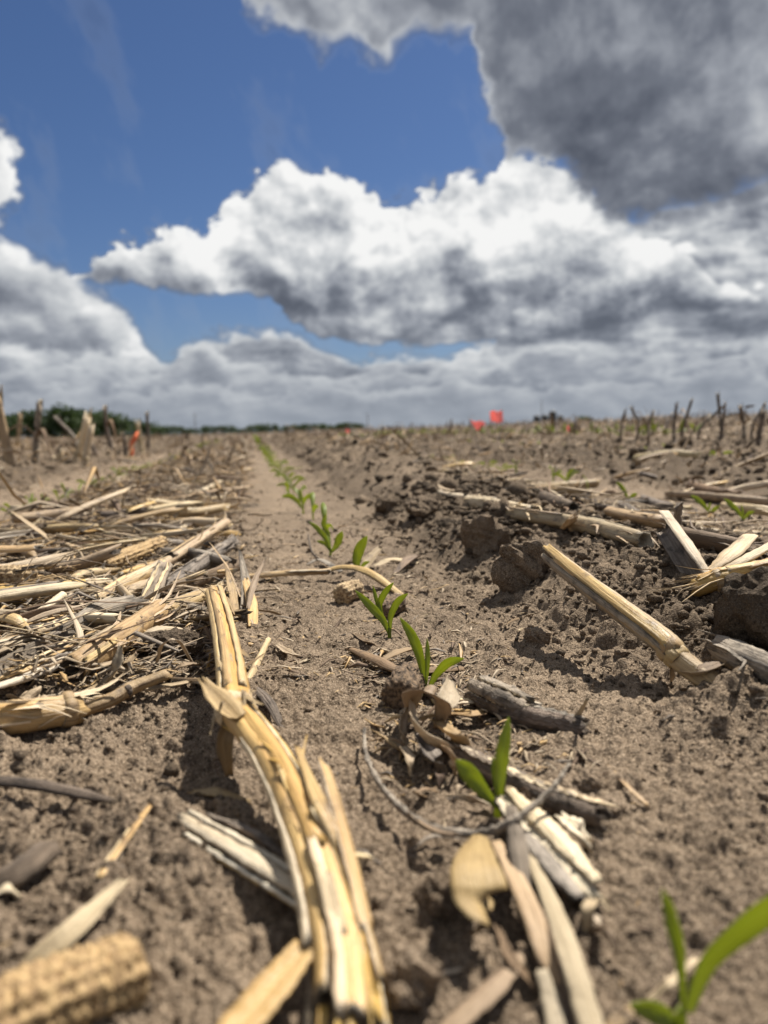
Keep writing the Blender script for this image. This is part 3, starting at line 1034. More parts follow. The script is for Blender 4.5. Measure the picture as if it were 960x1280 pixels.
part('rind_strip', shell_mesh(curve(on([(-0.1007,0.2836,0.0060), (-0.0922,0.2880,0.0090), (-0.0866,0.3074,0.0060)]), 14), .0065, 10, 150, rng_of(30), 'rind_dark', 'pith_grey', .3, 7), o)
part('splinter', ribbon_mesh(curve(on([(-0.0967,0.2762,0.0100), (-0.0917,0.2777,0.0130), (-0.0875,0.2802,0.0060)]), 8), .004, rng_of(31), 'rind_pale', thick=.0012), o)

# --- the near edge of the residue mat
o = whole_stalk('corn_stalk', 'thick golden stalk stub entering from the picture edge along the near rim of the mat', 'corn stalk', [(-0.1589,0.4390,0.0120), (-0.1329,0.4486,0.0120), (-0.1102,0.4654,0.0100)], [.0095, .0094, .0085], 40, 'rind_gold', nodes=(.93,), splits=2, hollow=(.5, 1.5))
whole_stalk('thin_stalk', 'thin crooked tan stem running from the golden stub towards the split stalk joint', 'stem', [(-0.1134,0.4668,0.0060), (-0.0951,0.4770,0.0100), (-0.0807,0.4913,0.0140), (-0.0613,0.5041,0.0180)], [.0036, .0042, .0034], 41, 'rind_tan', nodes=(.62,))
leafy('dry_leaf', 'narrow dark leaf blade crossing to the long stalk above bare soil', 'dry leaf', [(-0.0625,0.5050,0.0160), (-0.0363,0.4924,0.0200), (-0.0134,0.4927,0.0260), (0.0012,0.5064,0.0300)], [.003, .0075, .006, .002], 42, 'leaf_brown', 'leaf_tan', cup=-.2, twist=(20, 0, 30))
leafy('dry_leaf', 'pale flat leaf blade under the narrow dark one in front of the root crown', 'dry leaf', [(-0.1055,0.4938,0.0060), (-0.0745,0.4986,0.0100), (-0.0402,0.5098,0.0120)], [.003, .008, .005], 43, 'leaf_pale', cup=.15)
whole_stalk('corn_stalk', 'thick tan hollow stalk with its open end facing the viewer, ahead of the golden stub', 'corn stalk', [(-0.1248,0.5256,0.0120), (-0.1065,0.5743,0.0160), (-0.0864,0.6725,0.0220)], [.0104, .0100, .0096], 44, 'rind_tan', 'pith_grey', hollow=(3.0, 1.0), jag=(.003, .006), nodes=(), splits=2)
o = root('rotten_stalk', 'grey fibrous slab of stalk propped up over the mat beside the hollow stalk', 'stalk slab', (-0.1038,0.6799,0.0120))
P = curve(on([(-0.1042,0.6643,0.0100), (-0.0969,0.7287,0.0300), (-0.0900,0.7857,0.0480)]), 18)
part('slab_face', ribbon_mesh(P, [.014, .0165, .015], rng_of(45), 'rind_grey', 'rind_dark', thick=.0035, cup=-.06, m=7, ripple=.10, upv=(.2, -1, .5)), o)
for s_ in (46, 47):
    part('splinter', ribbon_mesh(P[2:-1] + np.array([(s_ - 46.5) * .009, -.001, .0022]), [.001, .003, .002], rng_of(s_), 'rind_pale', thick=.001, upv=(.2, -1, .5)), o)
whole_stalk('corn_stalk', 'golden stalk with a long crack lying across the mat from the picture edge', 'corn stalk', [(-0.2759,0.7867,0.0160), (-0.2274,0.7949,0.0160), (-0.1821,0.8214,0.0150)], [.0105, .0105, .0095], 48, 'rind_gold', splits=2, hollow=(.5, 1.4))
whole_stalk('corn_stalk', 'pale bleached stalk section butting against the cracked golden stalk', 'corn stalk', [(-0.1831,0.8186,0.0140), (-0.1540,0.8267,0.0140), (-0.1207,0.8171,0.0120)], [.0085, .0085, .0075], 49, 'rind_pale', splits=2)
whole_stalk('corn_stalk', 'golden tapering stalk rising away from the propped grey slab', 'corn stalk', [(-0.1529,0.7510,0.0140), (-0.1311,0.8104,0.0220), (-0.1039,0.8542,0.0300)], [.0065, .008, .008], 50, 'rind_gold', splits=1)
o = whole_stalk('corn_stalk', 'bright jointed stalk at the picture edge, the second joint blackened', 'corn stalk', [(-0.1949,0.5468,0.0120), (-0.1677,0.5902,0.0140), (-0.1578,0.6041,0.0150), (-0.1406,0.6619,0.0160)], [.0085, .0085, .0080], 51, 'rind_pale', nodes=(.42, .60), splits=2)
whole_stalk('thin_stalk', 'slim white bare stem leaning over the jointed stalk', 'stem', [(-0.1843,0.6224,0.0180), (-0.1748,0.6502,0.0240), (-0.1648,0.6862,0.0320)], [.0034, .0032, .0036], 52, 'rind_pale', hollow=(.3, .3), jag=(.001, .001))
leafy('dry_leaf', 'arched golden sheath curling over at the picture edge above the jointed stalk', 'dry leaf', [(-0.2168,0.6482,0.0200), (-0.1836,0.6085,0.0280), (-0.1683,0.6054,0.0160)], [.010, .014, .008], 53, 'rind_gold', thick=.0012, cup=-.35)
o = root('split_stalk', 'wide shredded stalk with white fibrous inside showing, below the jointed stalk', 'corn stalk', (-0.1615,0.5017,0.0100))
P = curve(on([(-0.1764,0.4907,0.0100), (-0.1487,0.5255,0.0130), (-0.1279,0.5817,0.0160)]), 24)
for i_, (dx_, dz_, w_, mt_) in enumerate(((-.010, .000, .012, 'pith'), (.000, .002, .012, 'rind_pale'), (.010, .003, .010, 'pith'), (.004, .005, .005, 'rind_gold'), (-.006, .004, .004, 'rind_pale'))):
    part('fibre_strip', ribbon_mesh(P + np.array([dx_, -dx_ * .4, dz_]), [w_ * .5, w_, w_ * .9, w_ * .5], rng_of(54 + i_), mt_, thick=.0022, cup=-.08, ripple=.16, jag=(.004, .014)), o)
leafy('dry_leaf', 'orange-tan arched sheath standing up at the far rim of the mat by the picture edge', 'dry leaf', [(-0.3236,1.0823,0.0220), (-0.2750,0.9871,0.0300), (-0.2471,0.9467,0.0060)], [.013, .016, .012], 60, 'rind_tan', thick=.0016, cup=-.4)
one('corn_cob', cob_mesh(curve(on([(-0.3143,0.9007,0.0140), (-0.2637,0.8698,0.0140), (-0.2373,0.8797,0.0130)]), 40), .0145, rng_of(61), 'cob_pale'), 'pale shelled corn cob lying in the mat at the picture edge', 'corn cob', (-0.2866,0.9451,0.0000))
one('corn_cob', cob_mesh(curve(on([(-0.1819,0.9502,0.0120), (-0.1533,1.0214,0.0140), (-0.1301,1.1288,0.0140)]), 40), .0115, rng_of(62)), 'brown corn cob lying diagonally in the mat behind the propped slab', 'corn cob', (-0.1665,1.1092,0.0000))
whole_stalk('corn_stalk', 'long grooved grey-brown stalk rising out of the mat towards the seed row', 'corn stalk', [(-0.1232,0.8561,0.0180), (-0.0877,0.9849,0.0300), (-0.0447,1.1549,0.0460)], [.0065, .0075, .0075], 63, 'rind_tan', 'pith_grey', splits=3, squash=.2)
whole_stalk('corn_stalk', 'weathered blunt stalk lying below the long grooved one', 'corn stalk', [(-0.0968,0.8193,0.0140), (-0.0686,0.9261,0.0220), (-0.0323,1.0534,0.0300)], [.008, .0085, .0085], 64, 'rind_grey', 'pith_grey', splits=3, squash=.1)
whole_stalk('corn_stalk', 'dark smooth stalk lying flat below the weathered blunt one', 'corn stalk', [(-0.1120,0.7807,0.0100), (-0.0701,0.8436,0.0140), (-0.0209,0.9597,0.0180)], [.006, .007, .006], 65, 'leaf_brown', 'pith_grey', splits=1)
whole_stalk('corn_stalk', 'short tan stalk crossing under the dark smooth one', 'corn stalk', [(-0.0931,0.7178,0.0100), (-0.0685,0.7682,0.0120), (-0.0394,0.8124,0.0120)], [.007, .0075, .007], 66, 'rind_tan', splits=2)
leafy('dry_leaf', 'curved white husk scrap in front of the hollow stalk', 'dry leaf', [(-0.0922,0.5987,0.0120), (-0.0807,0.6176,0.0180), (-0.0653,0.6472,0.0140)], [.006, .012, .007], 67, 'leaf_pale', cup=-.3)
leafy('dry_leaf', 'broad grey shredded husk lying between the grey slab and the long stalk', 'dry leaf', [(-0.1230,0.7535,0.0100), (-0.0864,0.7580,0.0140), (-0.0517,0.7418,0.0100)], [.010, .018, .012], 68, 'rind_grey', cup=.1, ripple=.2, m=9)
o = root('broken_crown', 'torn upright stalk base with ragged grey blades beside the top of the long stalk', 'stalk base', (-0.0147,0.7584,0.0000))
for i_, (q_, w_, mt_) in enumerate((([(-0.0145,0.7447,0.0020), (-0.0117,0.7926,0.0200), (-0.0181,0.8607,0.0460)], [.010, .013, .003], 'rind_grey'), ([(-0.0212,0.7421,0.0040), (-0.0265,0.7986,0.0180), (-0.0338,0.8459,0.0340)], [.009, .011, .002], 'rind_tan'),
                                    ([(-0.0061,0.7049,0.0020), (-0.0064,0.7599,0.0120), (-0.0133,0.8124,0.0260)], [.009, .012, .007], 'rind_gold'), ([(-0.0102,0.7431,0.0120), (-0.0034,0.7852,0.0280), (0.0075,0.8295,0.0400)], [.004, .007, .002], 'leaf_tan'),
                                    ([(-0.0175,0.7498,0.0220), (-0.0301,0.8116,0.0360), (-0.0532,0.9037,0.0520)], [.002, .0022, .0012], 'rind_tan'))):
    part('ragged_blade', ribbon_mesh(curve(on(q_), 16), w_, rng_of(70 + i_), mt_, thick=.0012, cup=.15, ripple=.15, upv=(.3, -1, .3), jag=(.002, .008)), o)
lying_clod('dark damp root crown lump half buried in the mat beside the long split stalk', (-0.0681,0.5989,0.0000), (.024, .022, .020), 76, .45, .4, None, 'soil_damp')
leafy('dry_leaf', 'thin pale husk hoop arching over the dark root crown lump', 'dry leaf', [(-0.0715,0.5420,0.0120), (-0.0643,0.5197,0.0320), (-0.0542,0.5184,0.0360), (-0.0485,0.5520,0.0100)], [.002, .003, .003, .002], 77, 'leaf_pale', n=20, cup=.1)
for i_, (q_, w_, mt_, lb) in enumerate((
        ([(-0.0596,0.5211,0.0140), (-0.0487,0.5230,0.0180), (-0.0355,0.5394,0.0120)], [.006, .010, .008], 'leaf_tan', 'tan square-ended leaf scrap leaning on the dark root crown lump'),
        ([(-0.0372,0.5261,0.0060), (-0.0344,0.5255,0.0220)], [.005, .006, .002], 'rind_gold', 'small upright golden splinter between root crown lump and long stalk'),
        ([(-0.1005,0.5069,0.0080), (-0.0926,0.5079,0.0200), (-0.0906,0.5142,0.0300)], [.006, .010, .003], 'leaf_pale', 'upright frayed white husk tip in front of the hollow stalk'),
        ([(-0.1094,0.5066,0.0060), (-0.0969,0.5153,0.0100), (-0.0853,0.5362,0.0180)], [.005, .010, .004], 'leaf_tan', 'tan husk blade lying from the golden stub to the root crown lump'),
        ([(-0.1513,0.4979,0.0060), (-0.1406,0.4836,0.0120), (-0.1343,0.4822,0.0040)], [.012, .018, .016], 'leaf_pale', 'square pale sheath piece just behind the golden stub'),
        ([(-0.1311,0.4769,0.0060), (-0.1279,0.4836,0.0100), (-0.1247,0.4888,0.0060)], [.010, .012, .008], 'leaf_pale', 'small white sheath piece next to the square pale one'))):
    leafy('dry_leaf', lb, 'dry leaf', q_, w_, 80 + i_, mt_, cup=.2, ripple=.12)
whole_stalk('thin_stalk', 'thin pale forked stem lying on soil right beside the long split stalk', 'stem', [(-0.0144,0.5040,0.0040), (-0.0047,0.5488,0.0080), (0.0064,0.6170,0.0120)], [.0026, .0030, .0022], 88, 'rind_pale', nodes=(.6,))
leafy('dry_leaf', 'dark grey rotted leaf along the soil beneath the long split stalk', 'dry leaf', [(-0.0122,0.5424,0.0040), (0.0036,0.4823,0.0080), (0.0119,0.4427,0.0030)], [.004, .008, .003], 89, 'rind_dark', cup=-.2)

# --- across the seed row
o = root('bent_sheath', 'stalk strip lying across the seed row, its golden sheath arching to the soil', 'stalk strip', (-0.0115,0.9435,0.0060))
part('rind_strip', shell_mesh(curve(on([(-0.0162,0.9324,0.0060), (0.0363,0.9246,0.0100), (0.0844,0.8992,0.0120)]), 20), [.006, .0075, .007], 10, 170, rng_of(90), 'rind_tan', 'pith_grey', .25, 7), o)
part('pith_core', ribbon_mesh(curve(on([(0.0080,0.9447,0.0130), (0.0458,0.9174,0.0170), (0.0819,0.8904,0.0190)]), 16), [.006, .008, .007], rng_of(91), 'pith', thick=.003, cup=-.1, ripple=.14), o)
part('golden_sheath', ribbon_mesh(curve(on([(0.0739,0.9092,0.0140), (0.1011,0.8928,0.0220), (0.1257,0.8535,0.0200), (0.1542,0.8022,0.0020)]), 22), [.010, .014, .015, .009], rng_of(92), 'rind_gold', 'leaf_brown', thick=.001, cup=-.28), o)
leafy('husk', 'grey-tan husk flap standing up behind the golden arching sheath', 'husk', [(0.1325,0.9482,0.0040), (0.1432,0.9697,0.0160), (0.1620,0.9930,0.0300)], [.008, .018, .008], 93, 'leaf_pale', 'leaf_brown', cup=.3)
leafy('husk', 'white husk flap lying behind the seedling that stands over the arching sheath', 'husk', [(0.1559,0.9986,0.0040), (0.1796,1.0097,0.0100), (0.2071,0.9835,0.0060)], [.010, .018, .008], 94, 'leaf_pale', cup=.2)
leafy('husk', 'dark crumpled husk at the foot of the berm past the arching sheath', 'husk', [(0.1687,0.9218,0.0040), (0.1935,0.9585,0.0140), (0.2209,1.0269,0.0100)], [.006, .016, .008], 95, 'leaf_brown', cup=.35)
leafy('dry_leaf', 'grey leaf lying behind the stalk strip that crosses the row', 'dry leaf', [(0.0682,1.0347,0.0040), (0.0852,1.0418,0.0080), (0.1015,0.9421,0.0080)], [.004, .011, .008], 96, 'rind_grey', cup=.2)
one('corn_cob', cob_mesh(curve(on([(0.0838,0.7842,0.0100), (0.0947,0.7976,0.0100), (0.1078,0.8056,0.0100)]), 16), .0115, rng_of(97), 'cob_pale'), 'short tan cob butt under the arching golden sheath', 'corn cob', (0.0984,0.8289,0.0000))
one('corn_cob', cob_mesh(curve(on([(0.1153,0.7249,0.0090), (0.1272,0.7386,0.0090), (0.1422,0.7575,0.0090)]), 16), .0105, rng_of(98), 'cob_dark'), 'brown cob fragment behind the seedling with three upright leaves', 'corn cob', (0.1313,0.7626,0.0000))
whole_stalk('thin_stalk', 'thin blackened stem leaning beside the small seedling clump in the row', 'stem', [(0.0869,1.0630,0.0040), (0.0768,1.0726,0.0140), (0.0756,1.1272,0.0340)], [.0015, .0016, .0010], 99, 'rind_dark', n=14)
leafy('husk', 'long brown husk lying across the row behind the tall seedling', 'husk', [(0.0681,0.6290,0.0030), (0.0855,0.5575,0.0100), (0.1031,0.5383,0.0080), (0.1505,0.5574,0.0040)], [.005, .013, .014, .010], 100, 'leaf_brown', 'leaf_tan', cup=-.2, n=26)
leafy('husk', 'brown husk strip folded on top of the long brown one', 'husk', [(0.0838,0.5473,0.0080), (0.1048,0.5623,0.0140), (0.1349,0.5988,0.0080)], [.004, .010, .004], 101, 'leaf_tan', cup=.25)
leafy('dry_leaf', 'thin curled dark leaf below the three-leaved seedling', 'dry leaf', [(0.0823,0.6769,0.0040), (0.0847,0.6154,0.0100), (0.0950,0.6183,0.0040)], [.003, .007, .003], 102, 'leaf_brown', cup=.3)
leafy('dry_leaf', 'short pale scrap lying alone on bare soil between long stalk and seed row', 'dry leaf', [(0.0250,0.5722,0.0020), (0.0359,0.5802,0.0040), (0.0410,0.5914,0.0020)], [.002, .0035, .002], 103, 'leaf_pale')
leafy('dry_leaf', 'frayed white leaf scrap beside the debris on the near side of the row', 'dry leaf', [(0.0130,0.6329,0.0040), (0.0212,0.5917,0.0080), (0.0334,0.5898,0.0030)], [.003, .008, .003], 104, 'leaf_pale', cup=.25)
one('corn_cob', cob_mesh(curve(on([(0.0859,0.4668,0.0115), (0.0915,0.4820,0.0118), (0.1032,0.5129,0.0110)]), 20), .0122, rng_of(105), 'cob_dark'), 'dark cob butt end beside the foot of the tall seedling', 'corn cob', (0.0955,0.5062,0.0000))

# --- curled husks between the two nearest upright seedlings
o = root('curled_husk', 'pale curled husk leaves tangled on the soil between the nearest upright seedlings', 'husk', (0.0993,0.4332,0.0000))
for i_, (q_, w_, mt_, tw) in enumerate((
        ([(0.1198,0.4698,0.0220), (0.1091,0.4284,0.0240), (0.1009,0.4188,0.0180), (0.0950,0.4353,0.0080)], [.005, .013, .012, .005], 'leaf_pale', (50, 20, 0)),
        ([(0.0894,0.4514,0.0060), (0.0845,0.4210,0.0260), (0.0898,0.4103,0.0340), (0.0972,0.4069,0.0300), (0.1011,0.4122,0.0180), (0.0992,0.4203,0.0080)], [.006, .012, .013, .012, .009, .004], 'leaf_tan', (30, 10, 0, -20)),
        ([(0.0850,0.4212,0.0240), (0.0819,0.4001,0.0200), (0.0879,0.3875,0.0140), (0.1022,0.3885,0.0060)], [.005, .012, .016, .008], 'leaf_pale', (70, 50, 15)),
        ([(0.0873,0.4427,0.0140), (0.0768,0.4091,0.0140), (0.0779,0.4041,0.0040)], [.003, .008, .004], 'leaf_pale', (80, 60, 40)),
        ([(0.0975,0.4148,0.0140), (0.1005,0.3886,0.0160), (0.1097,0.3931,0.0050)], [.006, .013, .005], 'leaf_tan', (0, 20, 30)),
        ([(0.0830,0.4016,0.0120), (0.0852,0.3727,0.0130), (0.0918,0.3724,0.0030)], [.004, .011, .005], 'rind_grey', (30, 10, 0)),
        ([(0.0747,0.4112,0.0040), (0.0739,0.3795,0.0110), (0.0741,0.3726,0.0030)], [.004, .008, .003], 'leaf_pale', (0, 30, 60)),
        ([(0.0932,0.3915,0.0100), (0.0949,0.3674,0.0140), (0.0970,0.3695,0.0030)], [.004, .008, .003], 'leaf_tan', (20, 60, 90)))):
    part('husk_leaf', ribbon_mesh(curve(on(q_), 26), w_, rng_of(110 + i_), mt_, cup=.22, twist=tw, ripple=.09, m=7), o)
o = root('rotten_stalk', 'dark grey rotten stalk chunk with deep cracks lying on open soil beyond the husks', 'rotten stalk', (0.1499,0.5027,0.0000))
P = curve(on([(0.1410,0.4729,0.0100), (0.1480,0.4445,0.0100), (0.1575,0.4280,0.0080)]), 34)
strips(o, P, [.010, .011, .010], [(20, 75, 1, 0, 1, 'rind_grey', (0, 0, 0, 0)), (80, 140, 1.05, 0, .9, 'rind_grey', (0, 0, .001, 0)), (145, 200, 1, .05, 1, 'rind_dark', (0, 0, 0, 0)), (-40, 14, .98, 0, 1, 'rind_dark', (0, 0, 0, 0))], 120)
part('pith_core', stalk_mesh(P, .0072, rng_of(121), 'pith_grey', 'pith_grey', flute=.15), o)
P = curve(on([(0.1491,0.4328,0.0070), (0.1632,0.4168,0.0080), (0.1796,0.4062,0.0060)]), 34)
part('stem', stalk_mesh(P, [.0075, .0088, .0080], rng_of(122), 'rind_dark', 'pith_grey', k=16, flute=.14, squash=.25), o)
for i_ in range(3):
    part('splinter', ribbon_mesh(P + np.array([.002, (i_ - 1) * .005, .0062 - abs(i_ - 1) * .0015]), [.002, .004, .002], rng_of(123 + i_), 'rind_grey', thick=.001, ripple=.2), o)
for i_, (q_, lb) in enumerate((([(0.1179,0.4843,0.0050), (0.1313,0.4674,0.0080), (0.1479,0.4741,0.0080)], 'thin pale straw running from the curled husk to the rotten chunk'), ([(0.1156,0.4665,0.0040), (0.1269,0.4611,0.0080), (0.1405,0.4641,0.0060)], 'second thin straw just in front of the one touching the rotten chunk'))):
    leafy('straw_piece', lb, 'straw', q_, [.0025, .0035, .003], 128 + i_, 'rind_pale', thick=.0014)
leafy('dry_leaf', 'brown leaf lying between curled husks and rotten chunk', 'dry leaf', [(0.1150,0.4561,0.0030), (0.1249,0.4360,0.0080), (0.1411,0.4526,0.0040)], [.004, .010, .006], 131, 'leaf_tan', 'leaf_brown', cup=.2)
leafy('dry_leaf', 'small pale leaf standing at the far end of the rotten chunk', 'dry leaf', [(0.1793,0.4170,0.0040), (0.1810,0.4094,0.0120), (0.1823,0.4005,0.0240)], [.002, .005, .002], 132, 'leaf_pale', cup=.2)
whole_stalk('twig', 'bare curved twig looping round the foot of the seedling in front', 'twig', [(0.0563,0.4182,0.0100), (0.0525,0.3832,0.0110), (0.0553,0.3401,0.0120), (0.0663,0.3071,0.0120), (0.0849,0.2922,0.0140), (0.1026,0.2903,0.0200), (0.1208,0.2993,0.0260), (0.1333,0.3099,0.0300)], [.0009, .0013, .0016, .0017, .0013, .0007], 133, 'rind_grey', 'pith_grey', n=90, hollow=(.3, .3), nodes=(.12, .31, .52, .70, .86))
leafy('dry_leaf', 'papery strip of dried sheath clinging to the curved twig', 'dry leaf', [(0.0570,0.3330,0.0120), (0.0679,0.2992,0.0140), (0.0835,0.2930,0.0130)], [.001, .0026, .001], 139, 'leaf_tan', cup=.3, ripple=.2)
o = root('rotten_stalk', 'long blackened stalk lying from the curled husks to the crumbled pale chunk', 'rotten stalk', (0.1034,0.4073,0.0000))
P = curve(on([(0.0999,0.3972,0.0060), (0.1156,0.3542,0.0080), (0.1300,0.3218,0.0080), (0.1450,0.3053,0.0070)]), 52)
part('stem', stalk_mesh(P, [.006, .0075, .007, .006], rng_of(134), 'rind_dark', 'pith_grey', k=16, flute=.14, squash=.3), o)
for i_ in range(4):
    part('splinter', ribbon_mesh(P[8 * i_:8 * i_ + 28] + np.array([.003 * (i_ - 1.5), -.002 * (i_ - 1.5), .0055]), [.001, .004, .002], rng_of(135 + i_), ('rind_grey', 'rind_pale')[i_ % 2], thick=.001, ripple=.2), o)
o = root('split_stalk', 'bleached crumbling stalk slab with flaking white face at the foot of the second seedling', 'stalk slab', (0.1202,0.2975,0.0000))
P = curve(on([(0.1063,0.3222,0.0120), (0.1111,0.2835,0.0130), (0.1172,0.2550,0.0090)]), 44)
part('slab_face', ribbon_mesh(P, [.007, .0145, .0155, .009], rng_of(140), 'pith', 'rind_grey', thick=.0032, cup=-.10, m=11, ripple=.13, jag=(.004, .012)), o)
part('rind_strip', ribbon_mesh(P + np.array([.004, .002, .0035]), [.004, .008, .008, .004], rng_of(141), 'rind_pale', thick=.002, cup=-.08, m=7, ripple=.2), o)
part('rind_strip', ribbon_mesh(P[12:] + np.array([-.006, -.003, .001]), [.004, .007, .008, .005], rng_of(142), 'rind_grey', thick=.002, cup=-.1, m=7, ripple=.2), o)
part('flake', ribbon_mesh(curve(on([(0.1265,0.3040,0.0100), (0.1278,0.2917,0.0120), (0.1327,0.2882,0.0060)]), 12), [.004, .009, .006], rng_of(143), 'pith', thick=.0016, m=7, ripple=.25), o)

rng = rng_of(950)
for i_ in range(26):                    # shreds along the line of debris in the row
    t_ = rng.random()
    bx_, by_ = .088 + .03 * t_ * t_ + rng.gauss(0, .012), .46 - .2 * t_ + rng.gauss(0, .012)
    a_ = rng.uniform(0, 6.28); L_ = rng.uniform(.010, .030)
    mt_ = rng.choice(('leaf_pale', 'leaf_tan', 'rind_grey', 'leaf_brown'))
    leafy('husk_shred', ('tiny ' if L_ < .017 else 'small ' if L_ < .024 else 'longer ') + {'leaf_pale': 'pale', 'leaf_tan': 'tan', 'rind_grey': 'grey', 'leaf_brown': 'brown'}[mt_] + ' papery husk shred ' + ('by the dark cob butt' if t_ < .33 else 'among the curled husks' if t_ < .67 else 'inside the curved twig'), 'husk', [(bx_, by_, .003), (bx_ + math.cos(a_) * L_ * .5, by_ + math.sin(a_) * L_ * .5, .003 + L_ * rng.uniform(0, .5)), (bx_ + math.cos(a_) * L_, by_ + math.sin(a_) * L_, .002 + L_ * rng.uniform(0, .4))],
          [.001, rng.uniform(.002, .006), .001], 960 + i_, mt_, n=10, group='husk shreds in the row debris', cup=rng.uniform(-.3, .3), ripple=.15, twist=(0, rng.gauss(0, 50)), jag=(.001, .004))

# --- leaf strips at the bottom of the picture
for i_, (nm, lb, q_, w_, mt_, m2, kw) in enumerate((
        ('dry_leaf', 'broad golden leaf flap with a blunt torn end, curling over its own shadow', [(0.0852,0.2874,0.0160), (0.0749,0.2590,0.0240), (0.0724,0.2448,0.0220), (0.0735,0.2429,0.0130)], [.006, .0150, .0190, .0205, .0200], 'leaf_gold', 'leaf_brown', dict(cup=-.03, m=9, thick=.0005, jag=(.001, .0015), ripple=.03)),
        ('dry_leaf', 'golden-brown strip sweeping down beside the broad golden flap', [(0.0915,0.2838,0.0140), (0.0896,0.2470,0.0160), (0.0883,0.2253,0.0120), (0.0892,0.2153,0.0040)], [.005, .0072, .0072, .004], 'leaf_gold', 'leaf_brown', dict(cup=-.08, m=7, thick=.0006, ripple=.12, jag=(.003, .014))),
        ('dry_leaf', 'grey-tan leaf strip reaching the bottom edge below the bleached slab', [(0.1028,0.2842,0.0120), (0.0973,0.2407,0.0160), (0.0938,0.2154,0.0140), (0.0914,0.1928,0.0060)], [.003, .0062, .0074, .0078], 'leaf_pale', 'leaf_brown', dict(cup=-.08, m=7, thick=.0006, ripple=.12, jag=(.003, .012))),
        ('dry_leaf', 'narrow grey sheath standing between the twig and the golden strip', [(0.1038,0.3018,0.0180), (0.0963,0.2727,0.0180), (0.0914,0.2527,0.0120)], [.005, .008, .006], 'rind_grey', 'leaf_brown', dict(cup=-.3, thick=.0006)),
        ('dry_leaf', 'dark thin curled strip beneath the golden-brown one', [(0.0765,0.2378,0.0120), (0.0770,0.2244,0.0100), (0.0828,0.2194,0.0040)], [.002, .004, .003], 'leaf_brown', None, dict(cup=.3)),
        ('dry_leaf', 'pale strip crossing the bottom edge below the golden flap', [(0.0831,0.2299,0.0080), (0.0686,0.2168,0.0080), (0.0484,0.2046,0.0040)], [.003, .008, .007], 'leaf_tan', 'leaf_brown', dict(cup=-.08, m=6, ripple=.12, jag=(.003, .012))),
        ('dry_leaf', 'short pale strip hanging to the bottom edge under the golden-brown one', [(0.0847,0.2173,0.0100), (0.0844,0.2085,0.0060), (0.0822,0.1970,0.0040)], [.004, .006, .006], 'leaf_pale', None, dict(cup=-.08, m=6, ripple=.12, jag=(.003, .012))),
        ('dry_leaf', 'grey thin strip under the bottom leaf bundle', [(0.0966,0.2559,0.0060), (0.0932,0.2306,0.0060), (0.0862,0.1993,0.0040)], [.004, .006, .005], 'leaf_brown', None, dict(cup=-.1)),
        ('dry_leaf', 'small forked pale scrap alone on the soil below the bleached slab', [(0.1184,0.2513,0.0080), (0.1122,0.2438,0.0100), (0.1101,0.2412,0.0030)], [.003, .005, .002], 'leaf_pale', None, dict(cup=.2)),
        ('dry_leaf', 'tiny pale scrap touching the small forked one', [(0.1145,0.2469,0.0060), (0.1149,0.2399,0.0070), (0.1177,0.2405,0.0030)], [.002, .003, .002], 'leaf_pale', None, dict(cup=.2)),
        ('straw_piece', 'single tan straw on open soil beyond the second seedling', [(0.1758,0.3595,0.0030), (0.1708,0.3305,0.0060), (0.1735,0.3162,0.0030)], [.0014, .0024, .0024], 'rind_tan', None, dict(thick=.0014)),
        ('straw_piece', 'tiny pale straw on the soil between clods near the bottom edge', [(0.0533,0.2319,0.0020), (0.0573,0.2318,0.0030), (0.0616,0.2335,0.0020)], [.001, .0018, .001], 'rind_pale', None, dict(thick=.001)),
        ('straw_piece', 'pale straw leaning beside the nearest seedling', [(0.1360,0.2150,0.0060), (0.1232,0.2067,0.0080), (0.1160,0.2072,0.0030)], [.0022, .0028, .0022], 'rind_pale', None, dict(thick=.0016)),
        ('straw_piece', 'blurred pale straw at the bottom edge left of the nearest seedling', [(0.1081,0.2033,0.0040), (0.1020,0.2005,0.0040), (0.0959,0.1969,0.0030)], [.003, .004, .003], 'rind_tan', None, dict(thick=.0016)),
        ('dry_leaf', 'thin grey root thread below the curved twig', [(0.0602,0.3037,0.0030), (0.0698,0.3075,0.0060), (0.0820,0.3067,0.0040)], [.0012, .002, .0012], 'rind_grey', None, dict(thick=.001)),
)):
    leafy(nm, lb, 'straw' if nm == 'straw_piece' else 'dry leaf', q_, w_, 150 + i_, mt_, m2, **kw)
lying_clod('smooth oval soil clod beside the broad golden leaf flap', (0.0619,0.2666,0.0000), (.0085, .0085, .0105), 180, .55, .3)
lying_clod('largest foreground clod, close to the broken end of the long stalk', (0.0429,0.2252,0.0000), (.0115, .011, .0145), 181, .5, .9)
lying_clod('small dark clod casting a shadow by the end of the blackened stalk', (0.1583,0.3425,0.0000), (.0085, .008, .008), 182, .4, .2)
lying_clod('low flat clod next to the small dark one', (0.1586,0.3197,0.0000), (.011, .009, .005), 183, .4, 1.2)
lying_clod('big angular clod on the berm at the upper end of the leaning stalk', (0.2727,0.7525,0.0000), (.034, .030, .034), 184, .55, .4, flat=.85)
lying_clod('tall pointed clod on the berm above the curled husks', (0.2916,0.9511,0.0000), (.030, .026, .036), 185, .5, 2.2, flat=.9)
lying_clod('wide dark clod on the berm crest beside the seed row', (0.2961,1.3303,0.0000), (.046, .034, .030), 186, .5, 1.0)
lying_clod('small clod on the berm slope just before the wide dark one', (0.2628,1.5213,0.0000), (.026, .026, .026), 187, .5, 1.9)
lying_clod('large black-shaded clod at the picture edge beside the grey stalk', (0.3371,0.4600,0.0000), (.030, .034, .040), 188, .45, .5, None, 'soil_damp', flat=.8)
lying_clod('round clod low on the berm slope between seed row and leaning stalk', (0.2291,0.5995,0.0000), (.013, .013, .012), 189, .4, .5)

